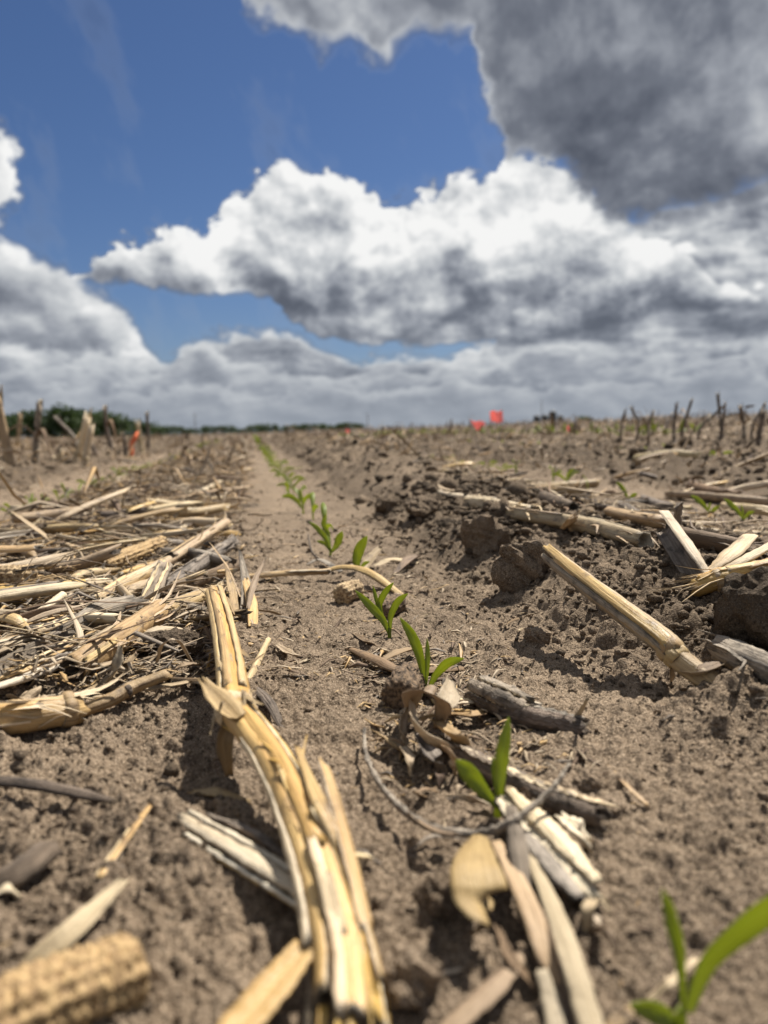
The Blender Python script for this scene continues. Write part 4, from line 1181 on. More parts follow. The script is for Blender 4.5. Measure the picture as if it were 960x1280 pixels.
# --- on the berm
R_ = [(0.2534,0.6323,0.0600), (0.2524,0.5727,0.0560), (0.2528,0.5008,0.0480), (0.2611,0.4556,0.0340), (0.2647,0.4420,0.0240), (0.2790,0.4083,0.0020)]
o = root('corn_stalk', 'bent corn stalk leaning on the berm with one end split open in the air', 'corn stalk', R_[-1])
P = curve(on(R_), 44)
part('stem', stalk_mesh(P[10:], [.0074, .0076, .0078, .0084, .0072, .0076], rng_of(200), 'rind_tan', 'pith_grey', k=18, flute=.08, hollow=(1.5, .5)), o)
strips(o, P[:30], [.0074, .0080, .0082], [(30, 82, 1.03, 0, .98, 'rind_gold', (0, 0, .003, 0)), (92, 140, 1.03, .03, .98, 'rind_tan', (0, 0, 0, 0)), (150, 215, 1.02, 0, .98, 'rind_gold', (-.003, 0, -.002, 0)), (-50, 24, 1.0, .02, .98, 'rind_grey', (0, 0, 0, 0))], 201)
for t_ in (29, 33):
    d_ = P[t_ + 1] - P[t_ - 1]; d_ /= np.linalg.norm(d_)
    part('node', stalk_mesh(np.array([P[t_] + d_ * s * .004 for s in (-1, -.4, .4, 1)]), [.0081, .0088, .0088, .0080], rng_of(205 + t_), 'rind_tan', 'pith_grey', k=16, hollow=(.1, .1), jag=(0, 0)), o)
part('leaf_sheath', ribbon_mesh(curve(on([(0.2615,0.4383,0.0200), (0.2643,0.4233,0.0220), (0.2769,0.4237,0.0200), (0.2899,0.4335,0.0120)]), 14), [.004, .010, .009, .003], rng_of(207), 'leaf_brown', 'leaf_tan', cup=.3), o)
part('leaf_sheath', ribbon_mesh(curve(on([(0.2637,0.4520,0.0260), (0.2640,0.4499,0.0120), (0.2656,0.4545,0.0040)]), 12), [.003, .005, .002], rng_of(208), 'leaf_pale', cup=.2, upv=(.3, -1, .2)), o)
whole_stalk('corn_stalk', 'grey stalk stub at the picture edge in the shade of a large clod', 'corn stalk', [(0.3021,0.4520,0.0100), (0.3001,0.4218,0.0110), (0.2995,0.3834,0.0110)], [.0088, .0092, .0092], 210, 'rind_grey', 'pith_grey', hollow=(.6, .5))
o = root('split_stalk', 'stalk split into a tilted pale V standing on the berm behind the leaning stalk', 'corn stalk', (0.3789,0.5977,0.0000))
P = curve(on([(0.4126,0.7241,0.0340), (0.3769,0.6252,0.0220), (0.3722,0.5825,0.0030)]), 20)
part('rind_strip', shell_mesh(P, [.0095, .0105, .008], 60, 170, rng_of(211), 'rind_pale', 'pith', .2, 7), o)
part('rind_strip', shell_mesh(P[:-4] + np.array([-.006, -.004, -.005]), [.0105, .0105, .009], 150, 290, rng_of(212), 'rind_grey', 'pith_grey', .2, 7), o)
leafy('rotten_stalk', 'grey pithy slab standing up behind the tilted pale V', 'stalk slab', [(0.4412,0.7541,0.0100), (0.4399,0.7461,0.0260), (0.4344,0.7314,0.0460)], [.010, .013, .012], 213, 'rind_grey', thick=.004, ripple=.12, upv=(.2, -1, .4))
o = root('split_stalk', 'fan of bright white stalk splinters at the picture edge', 'corn stalk', (0.3996,0.6185,0.0000))
for i_, (q_, w_, mt_) in enumerate((([(0.3741,0.5881,0.0120), (0.4018,0.5968,0.0200), (0.4527,0.6417,0.0300)], [.010, .017, .014], 'rind_pale'), ([(0.3684,0.5757,0.0140), (0.3921,0.5683,0.0220), (0.4464,0.5976,0.0300)], [.006, .011, .010], 'rind_pale'),
                                    ([(0.3715,0.5748,0.0120), (0.3919,0.5624,0.0180), (0.4215,0.5587,0.0220)], [.006, .010, .009], 'rind_gold'), ([(0.3840,0.5967,0.0100), (0.3901,0.5923,0.0120), (0.4121,0.5410,0.0140)], [.003, .007, .006], 'leaf_brown'))):
    part('splinter', ribbon_mesh(curve(on(q_), 16), w_, rng_of(214 + i_), mt_, thick=.0016, cup=-.1, ripple=.1), o)
whole_stalk('corn_stalk', 'golden stalk with torn sheath lying under the fan of white splinters', 'corn stalk', [(0.3527,0.5698,0.0100), (0.3834,0.5655,0.0120), (0.4335,0.5644,0.0130)], [.0085, .009, .009], 220, 'rind_gold', splits=2, nodes=(.35,))
whole_stalk('corn_stalk', 'tan stalk end jutting from the debris below the golden torn stalk', 'corn stalk', [(0.3778,0.5538,0.0100), (0.3746,0.5175,0.0120), (0.3715,0.4782,0.0100)], [.007, .0085, .0085], 221, 'rind_tan', splits=1)
leafy('dry_leaf', 'shredded pale husk scrap under the golden torn stalk', 'dry leaf', [(0.3901,0.5593,0.0060), (0.3842,0.5310,0.0100), (0.3991,0.5278,0.0040)], [.006, .014, .008], 222, 'leaf_pale', cup=.2, ripple=.2)
whole_stalk('corn_stalk', 'bright yellow-white stalk half lying over the crest of the berm', 'corn stalk', [(0.3724,1.3083,0.0100), (0.3674,1.1708,0.0140), (0.3785,1.0118,0.0140)], [.0095, .0105, .0095], 223, 'rind_pale', splits=3, hollow=(.6, 1.2))
whole_stalk('corn_stalk', 'jointed tan stalk continuing from the bright one along the berm crest', 'corn stalk', [(0.3624,1.0493,0.0120), (0.3883,0.9236,0.0140), (0.3988,0.8529,0.0140), (0.3960,0.7335,0.0120)], [.009, .0095, .0105, .009], 224, 'rind_tan', nodes=(.44,), splits=2)
leafy('dry_leaf', 'ragged husk tuft at the joint of the crest stalk', 'dry leaf', [(0.3790,0.9015,0.0120), (0.3788,0.8743,0.0260), (0.3860,0.8722,0.0340)], [.010, .016, .004], 225, 'leaf_pale', cup=.3, ripple=.25, m=9)
whole_stalk('corn_stalk', 'dark hollow stalk piece lying behind the crest stalk', 'corn stalk', [(0.4857,1.2412,0.0120), (0.4548,1.0973,0.0140), (0.4489,1.0362,0.0120)], [.0115, .0125, .010], 226, 'leaf_brown', 'pith_grey', hollow=(2, 1))
leafy('straw_piece', 'pale splinter leaning over the dark hollow stalk piece', 'straw', [(0.4957,1.2377,0.0260), (0.4682,1.1204,0.0220), (0.5075,1.1717,0.0100)], [.002, .005, .004], 227, 'rind_pale', thick=.0016)
whole_stalk('corn_stalk', 'long low tan stalk lying past the V-shaped split stalk', 'corn stalk', [(0.4902,1.0055,0.0120), (0.4785,0.8772,0.0140), (0.4978,0.8588,0.0140)], [.008, .0085, .0085], 228, 'rind_tan', splits=1)
whole_stalk('corn_stalk', 'brown stalk reaching from the V-shaped split stalk to the white splinter fan', 'corn stalk', [(0.4455,0.7616,0.0120), (0.4481,0.7087,0.0140), (0.4693,0.6807,0.0120)], [.0095, .0105, .009], 229, 'leaf_brown', 'pith_grey', splits=2)
whole_stalk('corn_stalk', 'grey-brown bent stalk beside the two seedlings past the berm', 'corn stalk', [(0.8318,1.5435,0.0100), (0.7012,1.2420,0.0180), (0.7100,1.2154,0.0200)], [.009, .0095, .009], 230, 'rind_dark', 'pith_grey', nodes=(.85,))
leafy('dry_leaf', 'pale looped sheath at the end of the grey-brown bent stalk', 'dry leaf', [(0.7171,1.2277,0.0220), (0.6452,1.0724,0.0200), (0.6570,1.0782,0.0080)], [.006, .008, .006], 231, 'leaf_pale', cup=-.3)
whole_stalk('corn_stalk', 'dark stalk lying across the next seed row near the picture edge', 'corn stalk', [(1.0512,1.7181,0.0140), (0.9695,1.4931,0.0160), (0.9872,1.4499,0.0120)], [.013, .014, .011], 232, 'leaf_brown', 'pith_grey')
whole_stalk('corn_stalk', 'pale stalk lying behind the dark one in the next seed row', 'corn stalk', [(0.9581,1.6656,0.0100), (0.9479,1.5028,0.0120), (0.9946,1.3467,0.0120)], [.008, .009, .009], 233, 'rind_tan', splits=1)
whole_stalk('corn_stalk', 'white thin stalk slanting at the picture edge behind the next seed row', 'corn stalk', [(0.9782,1.4780,0.0160), (1.0195,1.4708,0.0220), (1.0595,1.4366,0.0260)], [.006, .007, .007], 234, 'rind_pale', splits=1)
whole_stalk('corn_stalk', 'white flat stalk at the picture edge in front of the next seed row', 'corn stalk', [(0.9192,1.3877,0.0120), (0.8695,1.2414,0.0140), (0.9074,1.1862,0.0140)], [.007, .009, .009], 235, 'rind_pale', splits=1)
whole_stalk('corn_stalk', 'long pale stalk lying in the far part of the next seed row', 'corn stalk', [(0.4828,1.4064,0.0100), (0.7822,1.9419,0.0120), (0.9436,2.0205,0.0120)], [.010, .011, .011], 236, 'rind_tan', nodes=(.35, .7), splits=1)
o = root('split_stalk', 'bleached curled sheath pair lying on the berm crest beside the wide dark clod', 'stalk strip', (0.3765,1.5370,0.0000))
part('rind_strip', ribbon_mesh(curve(on([(0.3596,1.5014,0.0120), (0.3663,1.3721,0.0140), (0.3927,1.2977,0.0100)]), 14), [.012, .016, .012], rng_of(237), 'rind_pale', thick=.0018, cup=-.3), o)
part('rind_strip', ribbon_mesh(curve(on([(0.3469,1.4283,0.0300), (0.3527,1.4017,0.0220), (0.3777,1.3858,0.0140)]), 14), [.004, .012, .010], rng_of(238), 'leaf_pale', thick=.001, cup=.3), o)


# ------------------------------------------------------------------ corn seedlings
def blade(path, w, rng, tip=1.0):
    """a young leaf: clasping base, widest past the middle, folded along the midrib; u is measured from the midrib"""
    n = len(path)
    t = np.linspace(0, 1, n)
    prof = np.interp(t, [0, .12, .3, .55, .75, .9, 1], [.42, .50, .78, 1.0, .88, .52, .04 * tip + .02])
    cup = np.interp(t, [0, .2, .5, 1], [.55, .34, .18, .12])
    T, Bn, Nn = frames(path, (0.25, -1, .15))
    m = 7
    s = np.linspace(-1, 1, m)
    half = w * prof / 2
    vs, uv = [], []
    seg = np.r_[0, np.cumsum(np.linalg.norm(np.diff(path, axis=0), axis=1))]
    for side in (0, 1):
        for i in range(n):
            fl = cup[i]
            for j in range(m):
                x = s[j] * half[i] * math.cos(fl * abs(s[j]) * 1.2)
                z = abs(s[j]) ** 1.4 * half[i] * math.sin(fl * 1.6) + half[i] * .06 * math.sin(t[i] * 17 + j)
                vs.append(path[i] + Bn[i] * x + Nn[i] * (z - side * .00025))
                uv.append((s[j] * half[i], seg[i]))
    fs = []
    for i in range(n - 1):
        for j in range(m - 1):
            a = i * m + j
            fs.append((a, a + 1, a + m + 1, a + m))
            b = a + n * m
            fs.append((b, b + m, b + m + 1, b + 1))
    for i in range(n - 1):
        for j in (0, m - 1):
            a, b = i * m + j, i * m + j + n * m
            fs.append((a, a + m, b + m, b) if j == 0 else (a + m, a, b, b + m))
    mb = MB()
    mb.add(vs, fs, 'seedling_leaf', uv)
    return mb.mesh('leaf')


def seedling(label, base, leaves, stem, seed, r=.0016, group=None):
    """leaves: (points above the base, width); stem: points of the shoot"""
    rng = rng_of(seed)
    o = root('corn_seedling', label, 'seedling', base, group)
    P = curve(on([base] + stem), 10)
    P[0, 2] -= .004
    mb = MB()
    th = np.linspace(0, 2 * math.pi, 8, endpoint=False)
    rr = np.linspace(r * 1.1, r * .8, 10)
    prof = np.stack([np.cos(th)[None] * rr[:, None], np.sin(th)[None] * rr[:, None]], -1)
    sweep(mb, P, prof, 'seedling_leaf', rng)
    me = mb.mesh('shoot')
    uvd = me.uv_layers[0].data
    uvd.foreach_set('uv', np.tile(np.array([.0009, .02], np.float32), len(me.loops)))
    part('shoot', weld(me), o)
    for pts, w in leaves:
        part('leaf', blade(curve(on(pts), 18), w, rng), o)
    return o


B1 = (0.1198,0.1960,0.0000)
seedling('nearest seedling, blurred, with one broad leaf leaning out of the picture', B1, [
    ([(0.1201,0.1959,0.0072), (0.1189,0.1961,0.0233), (0.1163,0.1966,0.0362), (0.1138,0.1970,0.0459)], .0052),
    ([(0.1206,0.1959,0.0072), (0.1252,0.1930,0.0242), (0.1339,0.1875,0.0382), (0.1419,0.1801,0.0489), (0.1474,0.1731,0.0495)], .0125),
    ([(0.1198,0.1960,0.0013), (0.1138,0.1970,0.0063), (0.1030,0.1948,0.0133)], .0065)], [(0.1201,0.1959,0.0072)], 300, .0020)
B2 = (0.1058,0.3278,0.0000)
seedling('two-leaved seedling standing inside the curved twig', B2, [
    ([(0.1054,0.3279,0.0055), (0.0978,0.3292,0.0147), (0.0912,0.3272,0.0239), (0.0857,0.3261,0.0306)], .0088),
    ([(0.1062,0.3278,0.0054), (0.1066,0.3277,0.0202), (0.1081,0.3274,0.0336), (0.1124,0.3308,0.0468)], .0078),
    ([(0.1058,0.3278,0.0062), (0.1050,0.3300,0.0193), (0.1050,0.3320,0.0282)], .0030)], [(0.1058,0.3278,0.0066)], 301, .0018)
B3 = (0.1092,0.4970,0.0000)
seedling('tall seedling beside the dark cob butt with one leaf spread sideways', B3, [
    ([(0.1093,0.4970,0.0079), (0.1064,0.4974,0.0273), (0.1012,0.4953,0.0428), (0.0925,0.4937,0.0573)], .0078),
    ([(0.1099,0.4969,0.0090), (0.1112,0.4966,0.0258), (0.1123,0.5005,0.0415)], .0040),
    ([(0.1098,0.4969,0.0045), (0.1170,0.4957,0.0182), (0.1241,0.4904,0.0273), (0.1337,0.4847,0.0311)], .0074)], [(0.1094,0.4969,0.0135)], 302, .0018)
B4 = (0.1112,0.6452,0.0000)
seedling('seedling with three upright leaves behind the tall one', B4, [
    ([(0.1113,0.6452,0.0064), (0.1054,0.6462,0.0208), (0.0954,0.6478,0.0330), (0.0828,0.6500,0.0467)], .0080),
    ([(0.1113,0.6452,0.0085), (0.1123,0.6450,0.0241), (0.1187,0.6439,0.0366), (0.1277,0.6424,0.0431)], .0070),
    ([(0.1127,0.6571,0.0071), (0.1054,0.6624,0.0283), (0.1099,0.6616,0.0411), (0.1185,0.6602,0.0507)], .0066),
    ([(0.1127,0.6571,0.0071), (0.1041,0.6626,0.0320), (0.1006,0.6652,0.0483)], .0040)], [(0.1114,0.6451,0.0135)], 303, .0018)
B5 = (0.1265,0.9570,0.0000)
seedling('seedling showing one short upright leaf over the arching sheath', B5, [
    ([(0.1266,0.9570,0.0041), (0.1239,0.9574,0.0187), (0.1293,0.9565,0.0348), (0.1386,0.9550,0.0487)], .0150),
    ([(0.1266,0.9570,0.0041), (0.1338,0.9558,0.0130), (0.1409,0.9546,0.0158)], .005)], [(0.1268,0.9569,0.0124)], 304, .0018)
B6 = (0.1097,1.1470,0.0000)
seedling('seedling with several fanned leaves where the row leaves the debris', B6, [
    ([(0.1098,1.1470,0.0049), (0.1044,1.1479,0.0220), (0.0930,1.1498,0.0388), (0.0791,1.1521,0.0505)], .0085),
    ([(0.1098,1.1470,0.0049), (0.1089,1.1674,0.0284), (0.1021,1.1685,0.0444), (0.1074,1.1676,0.0605)], .0080),
    ([(0.1110,1.1468,0.0049), (0.1184,1.1455,0.0145), (0.1235,1.1446,0.0264), (0.1285,1.1438,0.0358)], .0125),
    ([(0.1098,1.1470,0.0049), (0.1019,1.1483,0.0171), (0.0901,1.1503,0.0217)], .006)], [(0.1100,1.1469,0.0122)], 305, .0018)
S7 = (0.8088,1.1683,0.0000)
seedling('seedling at the picture edge in the next row, two wide-open leaves', S7, [
    ([(0.8086,1.1683,0.0081), (0.8002,1.1697,0.0216), (0.7866,1.1720,0.0351), (0.7771,1.1736,0.0447)], .011),
    ([(0.8086,1.1683,0.0081), (0.8163,1.1670,0.0178), (0.8281,1.1651,0.0236)], .009),
    ([(0.8086,1.1683,0.0081), (0.8082,1.1684,0.0217), (0.8052,1.1689,0.0352)], .005)], [(0.8085,1.1684,0.0109)], 306, .002)
S8 = (0.8025,1.2534,0.0000)
seedling('seedling in the next row second from the picture edge, long pale leaf', S8, [
    ([(0.8024,1.2535,0.0072), (0.7922,1.2552,0.0205), (0.7806,1.2571,0.0321), (0.7677,1.2593,0.0403)], .011),
    ([(0.8024,1.2535,0.0072), (0.8093,1.2523,0.0141), (0.8204,1.2504,0.0208)], .009),
    ([(0.8024,1.2535,0.0072), (0.8007,1.2537,0.0188), (0.8033,1.2533,0.0273)], .006)], [(0.8023,1.2535,0.0101)], 307, .002)
S9 = (0.7963,1.5465,0.0000)
seedling('seedling in the next row in front of bare soil, leaf tip bent over', S9, [
    ([(0.7962,1.5465,0.0070), (0.7892,1.5477,0.0243), (0.7805,1.5492,0.0382), (0.7702,1.5509,0.0467)], .011),
    ([(0.7962,1.5465,0.0070), (0.8046,1.5451,0.0173), (0.8165,1.5431,0.0224)], .009)], [(0.7962,1.5465,0.0104)], 308, .002)


# ------------------------------------------------------------------ standing stubble, stakes and flags
def stub(label, base, top, px, seed, rind='rind_tan', group=None, name='stubble_stalk', arm=None, bend=0.0):
    """px: half width as seen from 1 m focal scale; the stalk stands in the soil"""
    dist = math.hypot(base[0], base[1])
    r = px * (.85 if rind in ('rind_pale', 'stake_orange') else .66) * dist / 962.0
    b = (base[0], base[1], -.02)
    mid = tuple((base[i] + top[i]) / 2 + (bend * .03 if i == 0 else 0) for i in range(3))
    rng = rng_of(seed)
    if px < 3.3:
        mid = tuple(mid[i] + rng.gauss(0, .012) for i in range(3))
        top = (top[0] + rng.gauss(0, .02), top[1], top[2] + rng.gauss(0, .018))
    P = curve(on([b, mid, top]), 14)
    o = root(name, label, 'stubble' if name == 'stubble_stalk' else 'stake', base, group)
    part('stem', stalk_mesh(P, [r * 1.1, r, r * .9], rng, rind, 'pith', k=10, jag=(0, r * 3)), o)
    i = 7
    d_ = (P[8] - P[6]) / np.linalg.norm(P[8] - P[6])
    if name == 'stubble_stalk':
        part('node', stalk_mesh(np.array([P[4] + d_ * s * r * .5 for s in (-1, 0, 1)]), [r * 1.1, r * 1.25, r * 1.1], rng, rind, 'pith', k=10, hollow=(.1, .1), jag=(0, 0)), o)
        part('splinter', ribbon_mesh(curve(np.array([P[9], P[12] + np.array([r * .7, 0, r]), P[13] + np.array([r * 1.2, 0, r * 3])]), 8), [r * .5, r * .9, r * .2], rng, rind, thick=r * .3, upv=(.3, -1, .2)), o)
    lp = P[rng.randrange(5, 12)]
    la = rng.uniform(0, 6.28)
    if name == 'stubble_stalk' and rng.random() < .75:
        part('hanging_leaf', ribbon_mesh(curve(np.array([lp, lp + np.array([math.cos(la) * r * 4, math.sin(la) * r * 4, r * rng.uniform(0, 4)]), lp + np.array([math.cos(la) * r * 8, math.sin(la) * r * 8, -r * rng.uniform(2, 9)])]), 8), [r * .8, r * 1.5, r * .3], rng, rng.choice(('leaf_pale', 'leaf_tan', 'leaf_brown')), thick=r * .15, cup=.2), o)
    if arm:
        part('side_blade', ribbon_mesh(curve(on(arm), 10), [r * 1.2, r * 1.4, r * .5], rng, 'leaf_brown', thick=r * .3, upv=(.3, -1, .2), cup=.2), o)
    return o


SG = 'stubble standing along the old row'
stub('tall leaning stubble stalk at the very edge of the picture, tip darkened', (-1.0557,3.6548,0.0000), (-1.1023,3.6626,0.3152), 7.5, 400, 'rind_tan')
stub('upright grey-white stubble stalk with pointed top, third from the picture edge', (-1.0548,3.9995,0.0000), (-1.0127,3.9924,0.2895), 5.5, 401, 'rind_grey')
stub('short pointed stubble stalk between the two tall ones by the picture edge', (-2.1998,7.7804,0.0000), (-2.1460,7.7714,0.3428), 3.6, 402, 'rind_tan')
stub('bright yellow-white stubble stalk leaning, broken top forked', (-0.9923,4.5499,0.0000), (-0.9070,4.5356,0.2551), 6.0, 403, 'rind_pale', bend=.3)
stub('second bright stubble stalk leaning just beside the forked one', (-0.9163,4.4252,0.0000), (-0.8658,4.4167,0.2037), 4.4, 404, 'rind_pale')
stub('thin pale stubble stalk leaning the opposite way behind the bright pair', (-1.2123,5.6983,0.0000), (-1.3018,5.7134,0.2470), 3.2, 405, 'rind_grey')
stub('dark slanting stubble stalk crossing behind the bright pair', (-0.9844,5.2976,0.0000), (-1.0589,5.3101,0.1213), 3.6, 406, 'rind_dark')
stub('tall dark stubble stalk leaning against the wood behind', (-1.0276,6.0331,0.0000), (-1.0728,6.0407,0.3326), 3.8, 407, 'rind_dark', bend=-.4)
stub('thin dark upright stubble stalk next to the orange stake', (-0.9425,6.0358,0.0000), (-0.9440,6.0360,0.1850), 2.6, 408, 'rind_dark')
stub('orange-painted short stake standing in the stubble row', (-0.9039,6.0458,0.0000), (-0.9003,6.0452,0.1745), 3.2, 409, 'stake_orange', name='marker_stake')
stub('white curved stubble stalk just past the orange stake', (-0.9092,6.6890,0.0000), (-0.9365,6.6936,0.2222), 3.2, 410, 'rind_pale', bend=-.6)
stub('straight dark stubble stalk, last tall one before the open field', (-0.9537,7.3942,0.0000), (-0.9364,7.3913,0.3316), 2.8, 411, 'rind_dark')
stub('small dark stubble stalk in the far part of the row before the distant tree line', (-0.9508,11.7445,0.0000), (-0.9430,11.7432,0.1663), 1.8, 412, 'rind_dark')
stub('tiny dark stubble stalk next to the far small one', (-0.8589,13.5811,0.0000), (-0.8380,13.5776,0.1680), 1.6, 413, 'rind_dark')
stub('pale leaning stubble stalk at the end of the mat by the seed row', (-0.0410,5.6879,0.0000), (-0.0591,5.6909,0.1196), 3.0, 414, 'rind_pale')
stub('small pale stubble stub low among the fallen pieces', (-1.0625,4.4202,0.0000), (-1.0671,4.4210,0.0599), 3.2, 415, 'rind_pale')
stub('small pale stubble stub in front of the bright pair', (-1.0574,4.5598,0.0000), (-1.0619,4.5605,0.0662), 3.4, 416, 'rind_pale')
for i_, (bx, tx, rp, mt_, lb, arm) in enumerate((
        ((1.8863,3.7487,0.0000), (1.8961,3.7470,0.2174), 2.2, 'rind_dark', 'straight dark stubble stalk nearest to the grain bins', None),
        ((2.0239,3.8668,0.0000), (2.0214,3.8673,0.1923), 2.4, 'rind_dark', 'dark stubble stalk second past the grain bins', None),
        ((1.9665,3.6002,0.0000), (1.9673,3.6000,0.2033), 2.2, 'rind_dark', 'thin dark stubble stalk third past the grain bins', None),
        ((2.0867,3.5824,0.0000), (2.0913,3.5817,0.1791), 2.6, 'rind_dark', 'stubble stalk with a small white tip', None),
        ((1.9977,3.3315,0.0000), (2.0009,3.3309,0.2045), 2.6, 'rind_dark', 'straight stubble stalk just past the white-tipped one', None),
        ((2.0022,3.1089,0.0000), (2.0177,3.1063,0.2165), 2.8, 'rind_dark', 'forked stubble stalk with a thin branch raised above the rest', [(2.0119,3.1073,0.1713), (2.0322,3.1038,0.1882), (2.0526,3.1004,0.2041)]),
        ((2.2225,3.5897,0.0000), (2.2903,3.5783,0.1762), 2.6, 'rind_dark', 'stubble stalk leaning far over below the forked one', None),
        ((2.1703,3.3004,0.0000), (2.1767,3.2993,0.1819), 2.2, 'rind_dark', 'short stubble stalk close behind the forked one', None),
        ((2.1120,3.0545,0.0000), (2.1136,3.0543,0.1866), 3.2, 'rind_dark', 'rusty brown stubble stalk with a blade sticking out level from its top', [(2.1137,3.0542,0.1832), (2.1307,3.0514,0.1850), (2.1512,3.0479,0.1870)]),
        ((2.1147,2.9929,0.0000), (2.1194,2.9921,0.1827), 2.6, 'rind_dark', 'dark upright stubble stalk beside the rusty one', None),
        ((1.9975,2.8163,0.0000), (2.0246,2.8117,0.1530), 4.6, 'rind_dark', 'thick leaning stubble stalk at the picture edge', None),
        ((1.9383,4.2612,0.0000), (2.0390,4.2442,0.1041), 2.6, 'rind_pale', 'pale stalk leaning across the stubble below the grain bins', None))):
    stub(lb, bx, tx, rp, 430 + i_, mt_, arm=arm)


def flag(label, base, corners, seed):
    """wire stake with a vinyl flag; corners: top near wire, top far, bottom far, bottom near wire"""
    rng = rng_of(seed)
    o = root('marker_flag', label, 'flag', base, 'survey flags in the field')
    C = on(corners)
    top = C[0] + np.array([0, .004, .01])
    wp_ = curve(np.array([on([(base[0], base[1], -.02)])[0], (on([base])[0] + top) / 2 + np.array([.004, 0, 0]), top]), 10)
    part('wire_stake', stalk_mesh(wp_, .0022, rng, 'wire', 'wire', k=6, flute=0, hollow=(.1, .1), jag=(0, 0)), o)
    n = 10
    vs = []
    for side in (0, 1):
        for i in range(n):
            for j in range(n):
                u, v = i / (n - 1), j / (n - 1)
                q_ = (C[0] * (1 - u) + C[1] * u) * (1 - v) + (C[3] * (1 - u) + C[2] * u) * v
                wv = .010 * math.sin(u * 6 + v * 2 + seed) * u
                vs.append(q_ + np.array([0, wv + side * .0012, .004 * math.sin(u * 9 + seed)]))
    fs = []
    for i in range(n - 1):
        for j in range(n - 1):
            a = i * n + j
            fs.append((a, a + n, a + n + 1, a + 1)); b = a + n * n
            fs.append((b, b + 1, b + n + 1, b + n))
    for i in range(n - 1):
        for a, b in ((i, i + 1), ((n - 1) * n + i + 1, (n - 1) * n + i)):
            fs.append((a, b, b + n * n, a + n * n))
        for a, b in (((i + 1) * n, i * n), (i * n + n - 1, (i + 1) * n + n - 1)):
            fs.append((a, b, b + n * n, a + n * n))
    mb = MB()
    mb.add(vs, fs, 'flag_vinyl')
    part('flag_sheet', mb.mesh('flag'), o)
    return o


flag('square coral-pink marker flag, the higher of the pair', (1.2672,3.9074,0.0000), [(1.2973,3.9023,0.2172), (1.2353,3.9128,0.2183), (1.2391,3.9121,0.1598), (1.3012,3.9017,0.1587)], 1)
flag('drooping coral-pink marker flag, the lower of the pair', (1.1637,3.8682,0.0000), [(1.1119,3.8769,0.1860), (1.1976,3.8625,0.1586), (1.1893,3.8639,0.1462), (1.1482,3.8708,0.1192)], 2)
flag('tiny far coral flag in front of the distant tree line end', (1.8085,14.5864,0.0000), [(1.8277,14.5832,0.1638), (1.7529,14.5958,0.1711), (1.7513,14.5961,0.1108), (1.8262,14.5835,0.1036)], 3)
flag('small orange-red flag low in the stubble below the grain bins', (1.9257,4.5106,0.0000), [(1.9300,4.5099,0.1321), (1.9106,4.5132,0.1348), (1.9107,4.5132,0.1053), (1.9301,4.5099,0.1026)], 4)

# ------------------------------------------------------------------ rows of seedlings
def seedling_parts(seed):
    """one small plant about 6 cm tall standing at the origin: shoot and leaf meshes"""
    rng = rng_of(seed)
    mb = MB()
    P = curve([(0, 0, -.004), (0, 0, .01), (.001, 0, .022)], 6)
    th = np.linspace(0, 2 * math.pi, 6, endpoint=False)
    prof = np.stack([np.cos(th)[None] * np.full((6, 1), .0016), np.sin(th)[None] * np.full((6, 1), .0016)], -1)
    sweep(mb, P, prof, 'seedling_leaf', rng)
    out = [('shoot', mb.mesh('shoot'))]
    a = rng.uniform(0, 6.28)
    for i in range(rng.choice((2, 3, 3))):
        b = a + i * math.pi + rng.uniform(-.5, .5)
        L = rng.uniform(.034, .056) * (1, 1, .7)[i]
        e = (rng.uniform(.55, 1.0), rng.uniform(.7, 1.2), 1.35)[i]
        c, s = math.cos(b), math.sin(b)
        pts = [(0, 0, .010 + .004 * i)]
        for t in (.35, .7, 1.0):
            el_ = e - t * t * .5
            pts.append((c * L * t * math.cos(el_), s * L * t * math.cos(el_), .010 + .004 * i + L * t * math.sin(el_)))
        out.append(('leaf', blade(curve(pts, 9), rng.uniform(.0075, .010), rng)))
    return out


SEED_VARIANTS = [seedling_parts(500 + i) for i in range(8)]


ORDINAL = 'nearest second third fourth fifth sixth seventh eighth ninth tenth eleventh twelfth thirteenth fourteenth fifteenth sixteenth'.split()


def row_of_seedlings(x, y0, y1, step, label, group, seed, scale=1.0, gap=.06):
    rng = rng_of(seed)
    y = y0
    k = 0
    while y < y1:
        if rng.random() > gap:
            k += 1
            xx = x + rng.gauss(0, .008)
            o = root('corn_seedling', ((ORDINAL[k - 1] + ' ') if k <= len(ORDINAL) else 'far ') + label, 'seedling', (xx, y), group)
            o.rotation_euler = (rng.gauss(0, .1), rng.gauss(0, .1), rng.uniform(0, 6.28))
            s = scale * rng.uniform(.8, 1.25)
            o.scale = (s, s, s)
            for nm, me in rng.choice(SEED_VARIANTS):
                link(nm, me, o)
        y += step * rng.uniform(.85, 1.2)


row_of_seedlings(.108, 1.28, 11.5, .148, 'small seedling along the middle row beyond the debris', 'seedlings along the middle row', 1, 1.12)
row_of_seedlings(-.60, 1.75, 9.0, .15, 'small seedling in the row between the mat and the standing stubble', 'seedlings in the row beyond the mat', 2, 1.1)
row_of_seedlings(.895, 1.95, 9.0, .15, 'small seedling in the row beyond the berm, past the three large ones', 'seedlings in the row beyond the berm', 3, 1.1)
row_of_seedlings(1.68, 2.6, 8.5, .16, 'faint seedling in the second row beyond the berm', 'seedlings in the third row', 4, 1.1)

# ------------------------------------------------------------------ broken stalks and leaves strewn over the field
TINT = {'rind_gold': 'golden', 'rind_tan': 'tan', 'rind_pale': 'bleached', 'rind_grey': 'grey', 'rind_dark': 'blackened', 'leaf_tan': 'tan', 'leaf_pale': 'pale', 'leaf_brown': 'brown'}


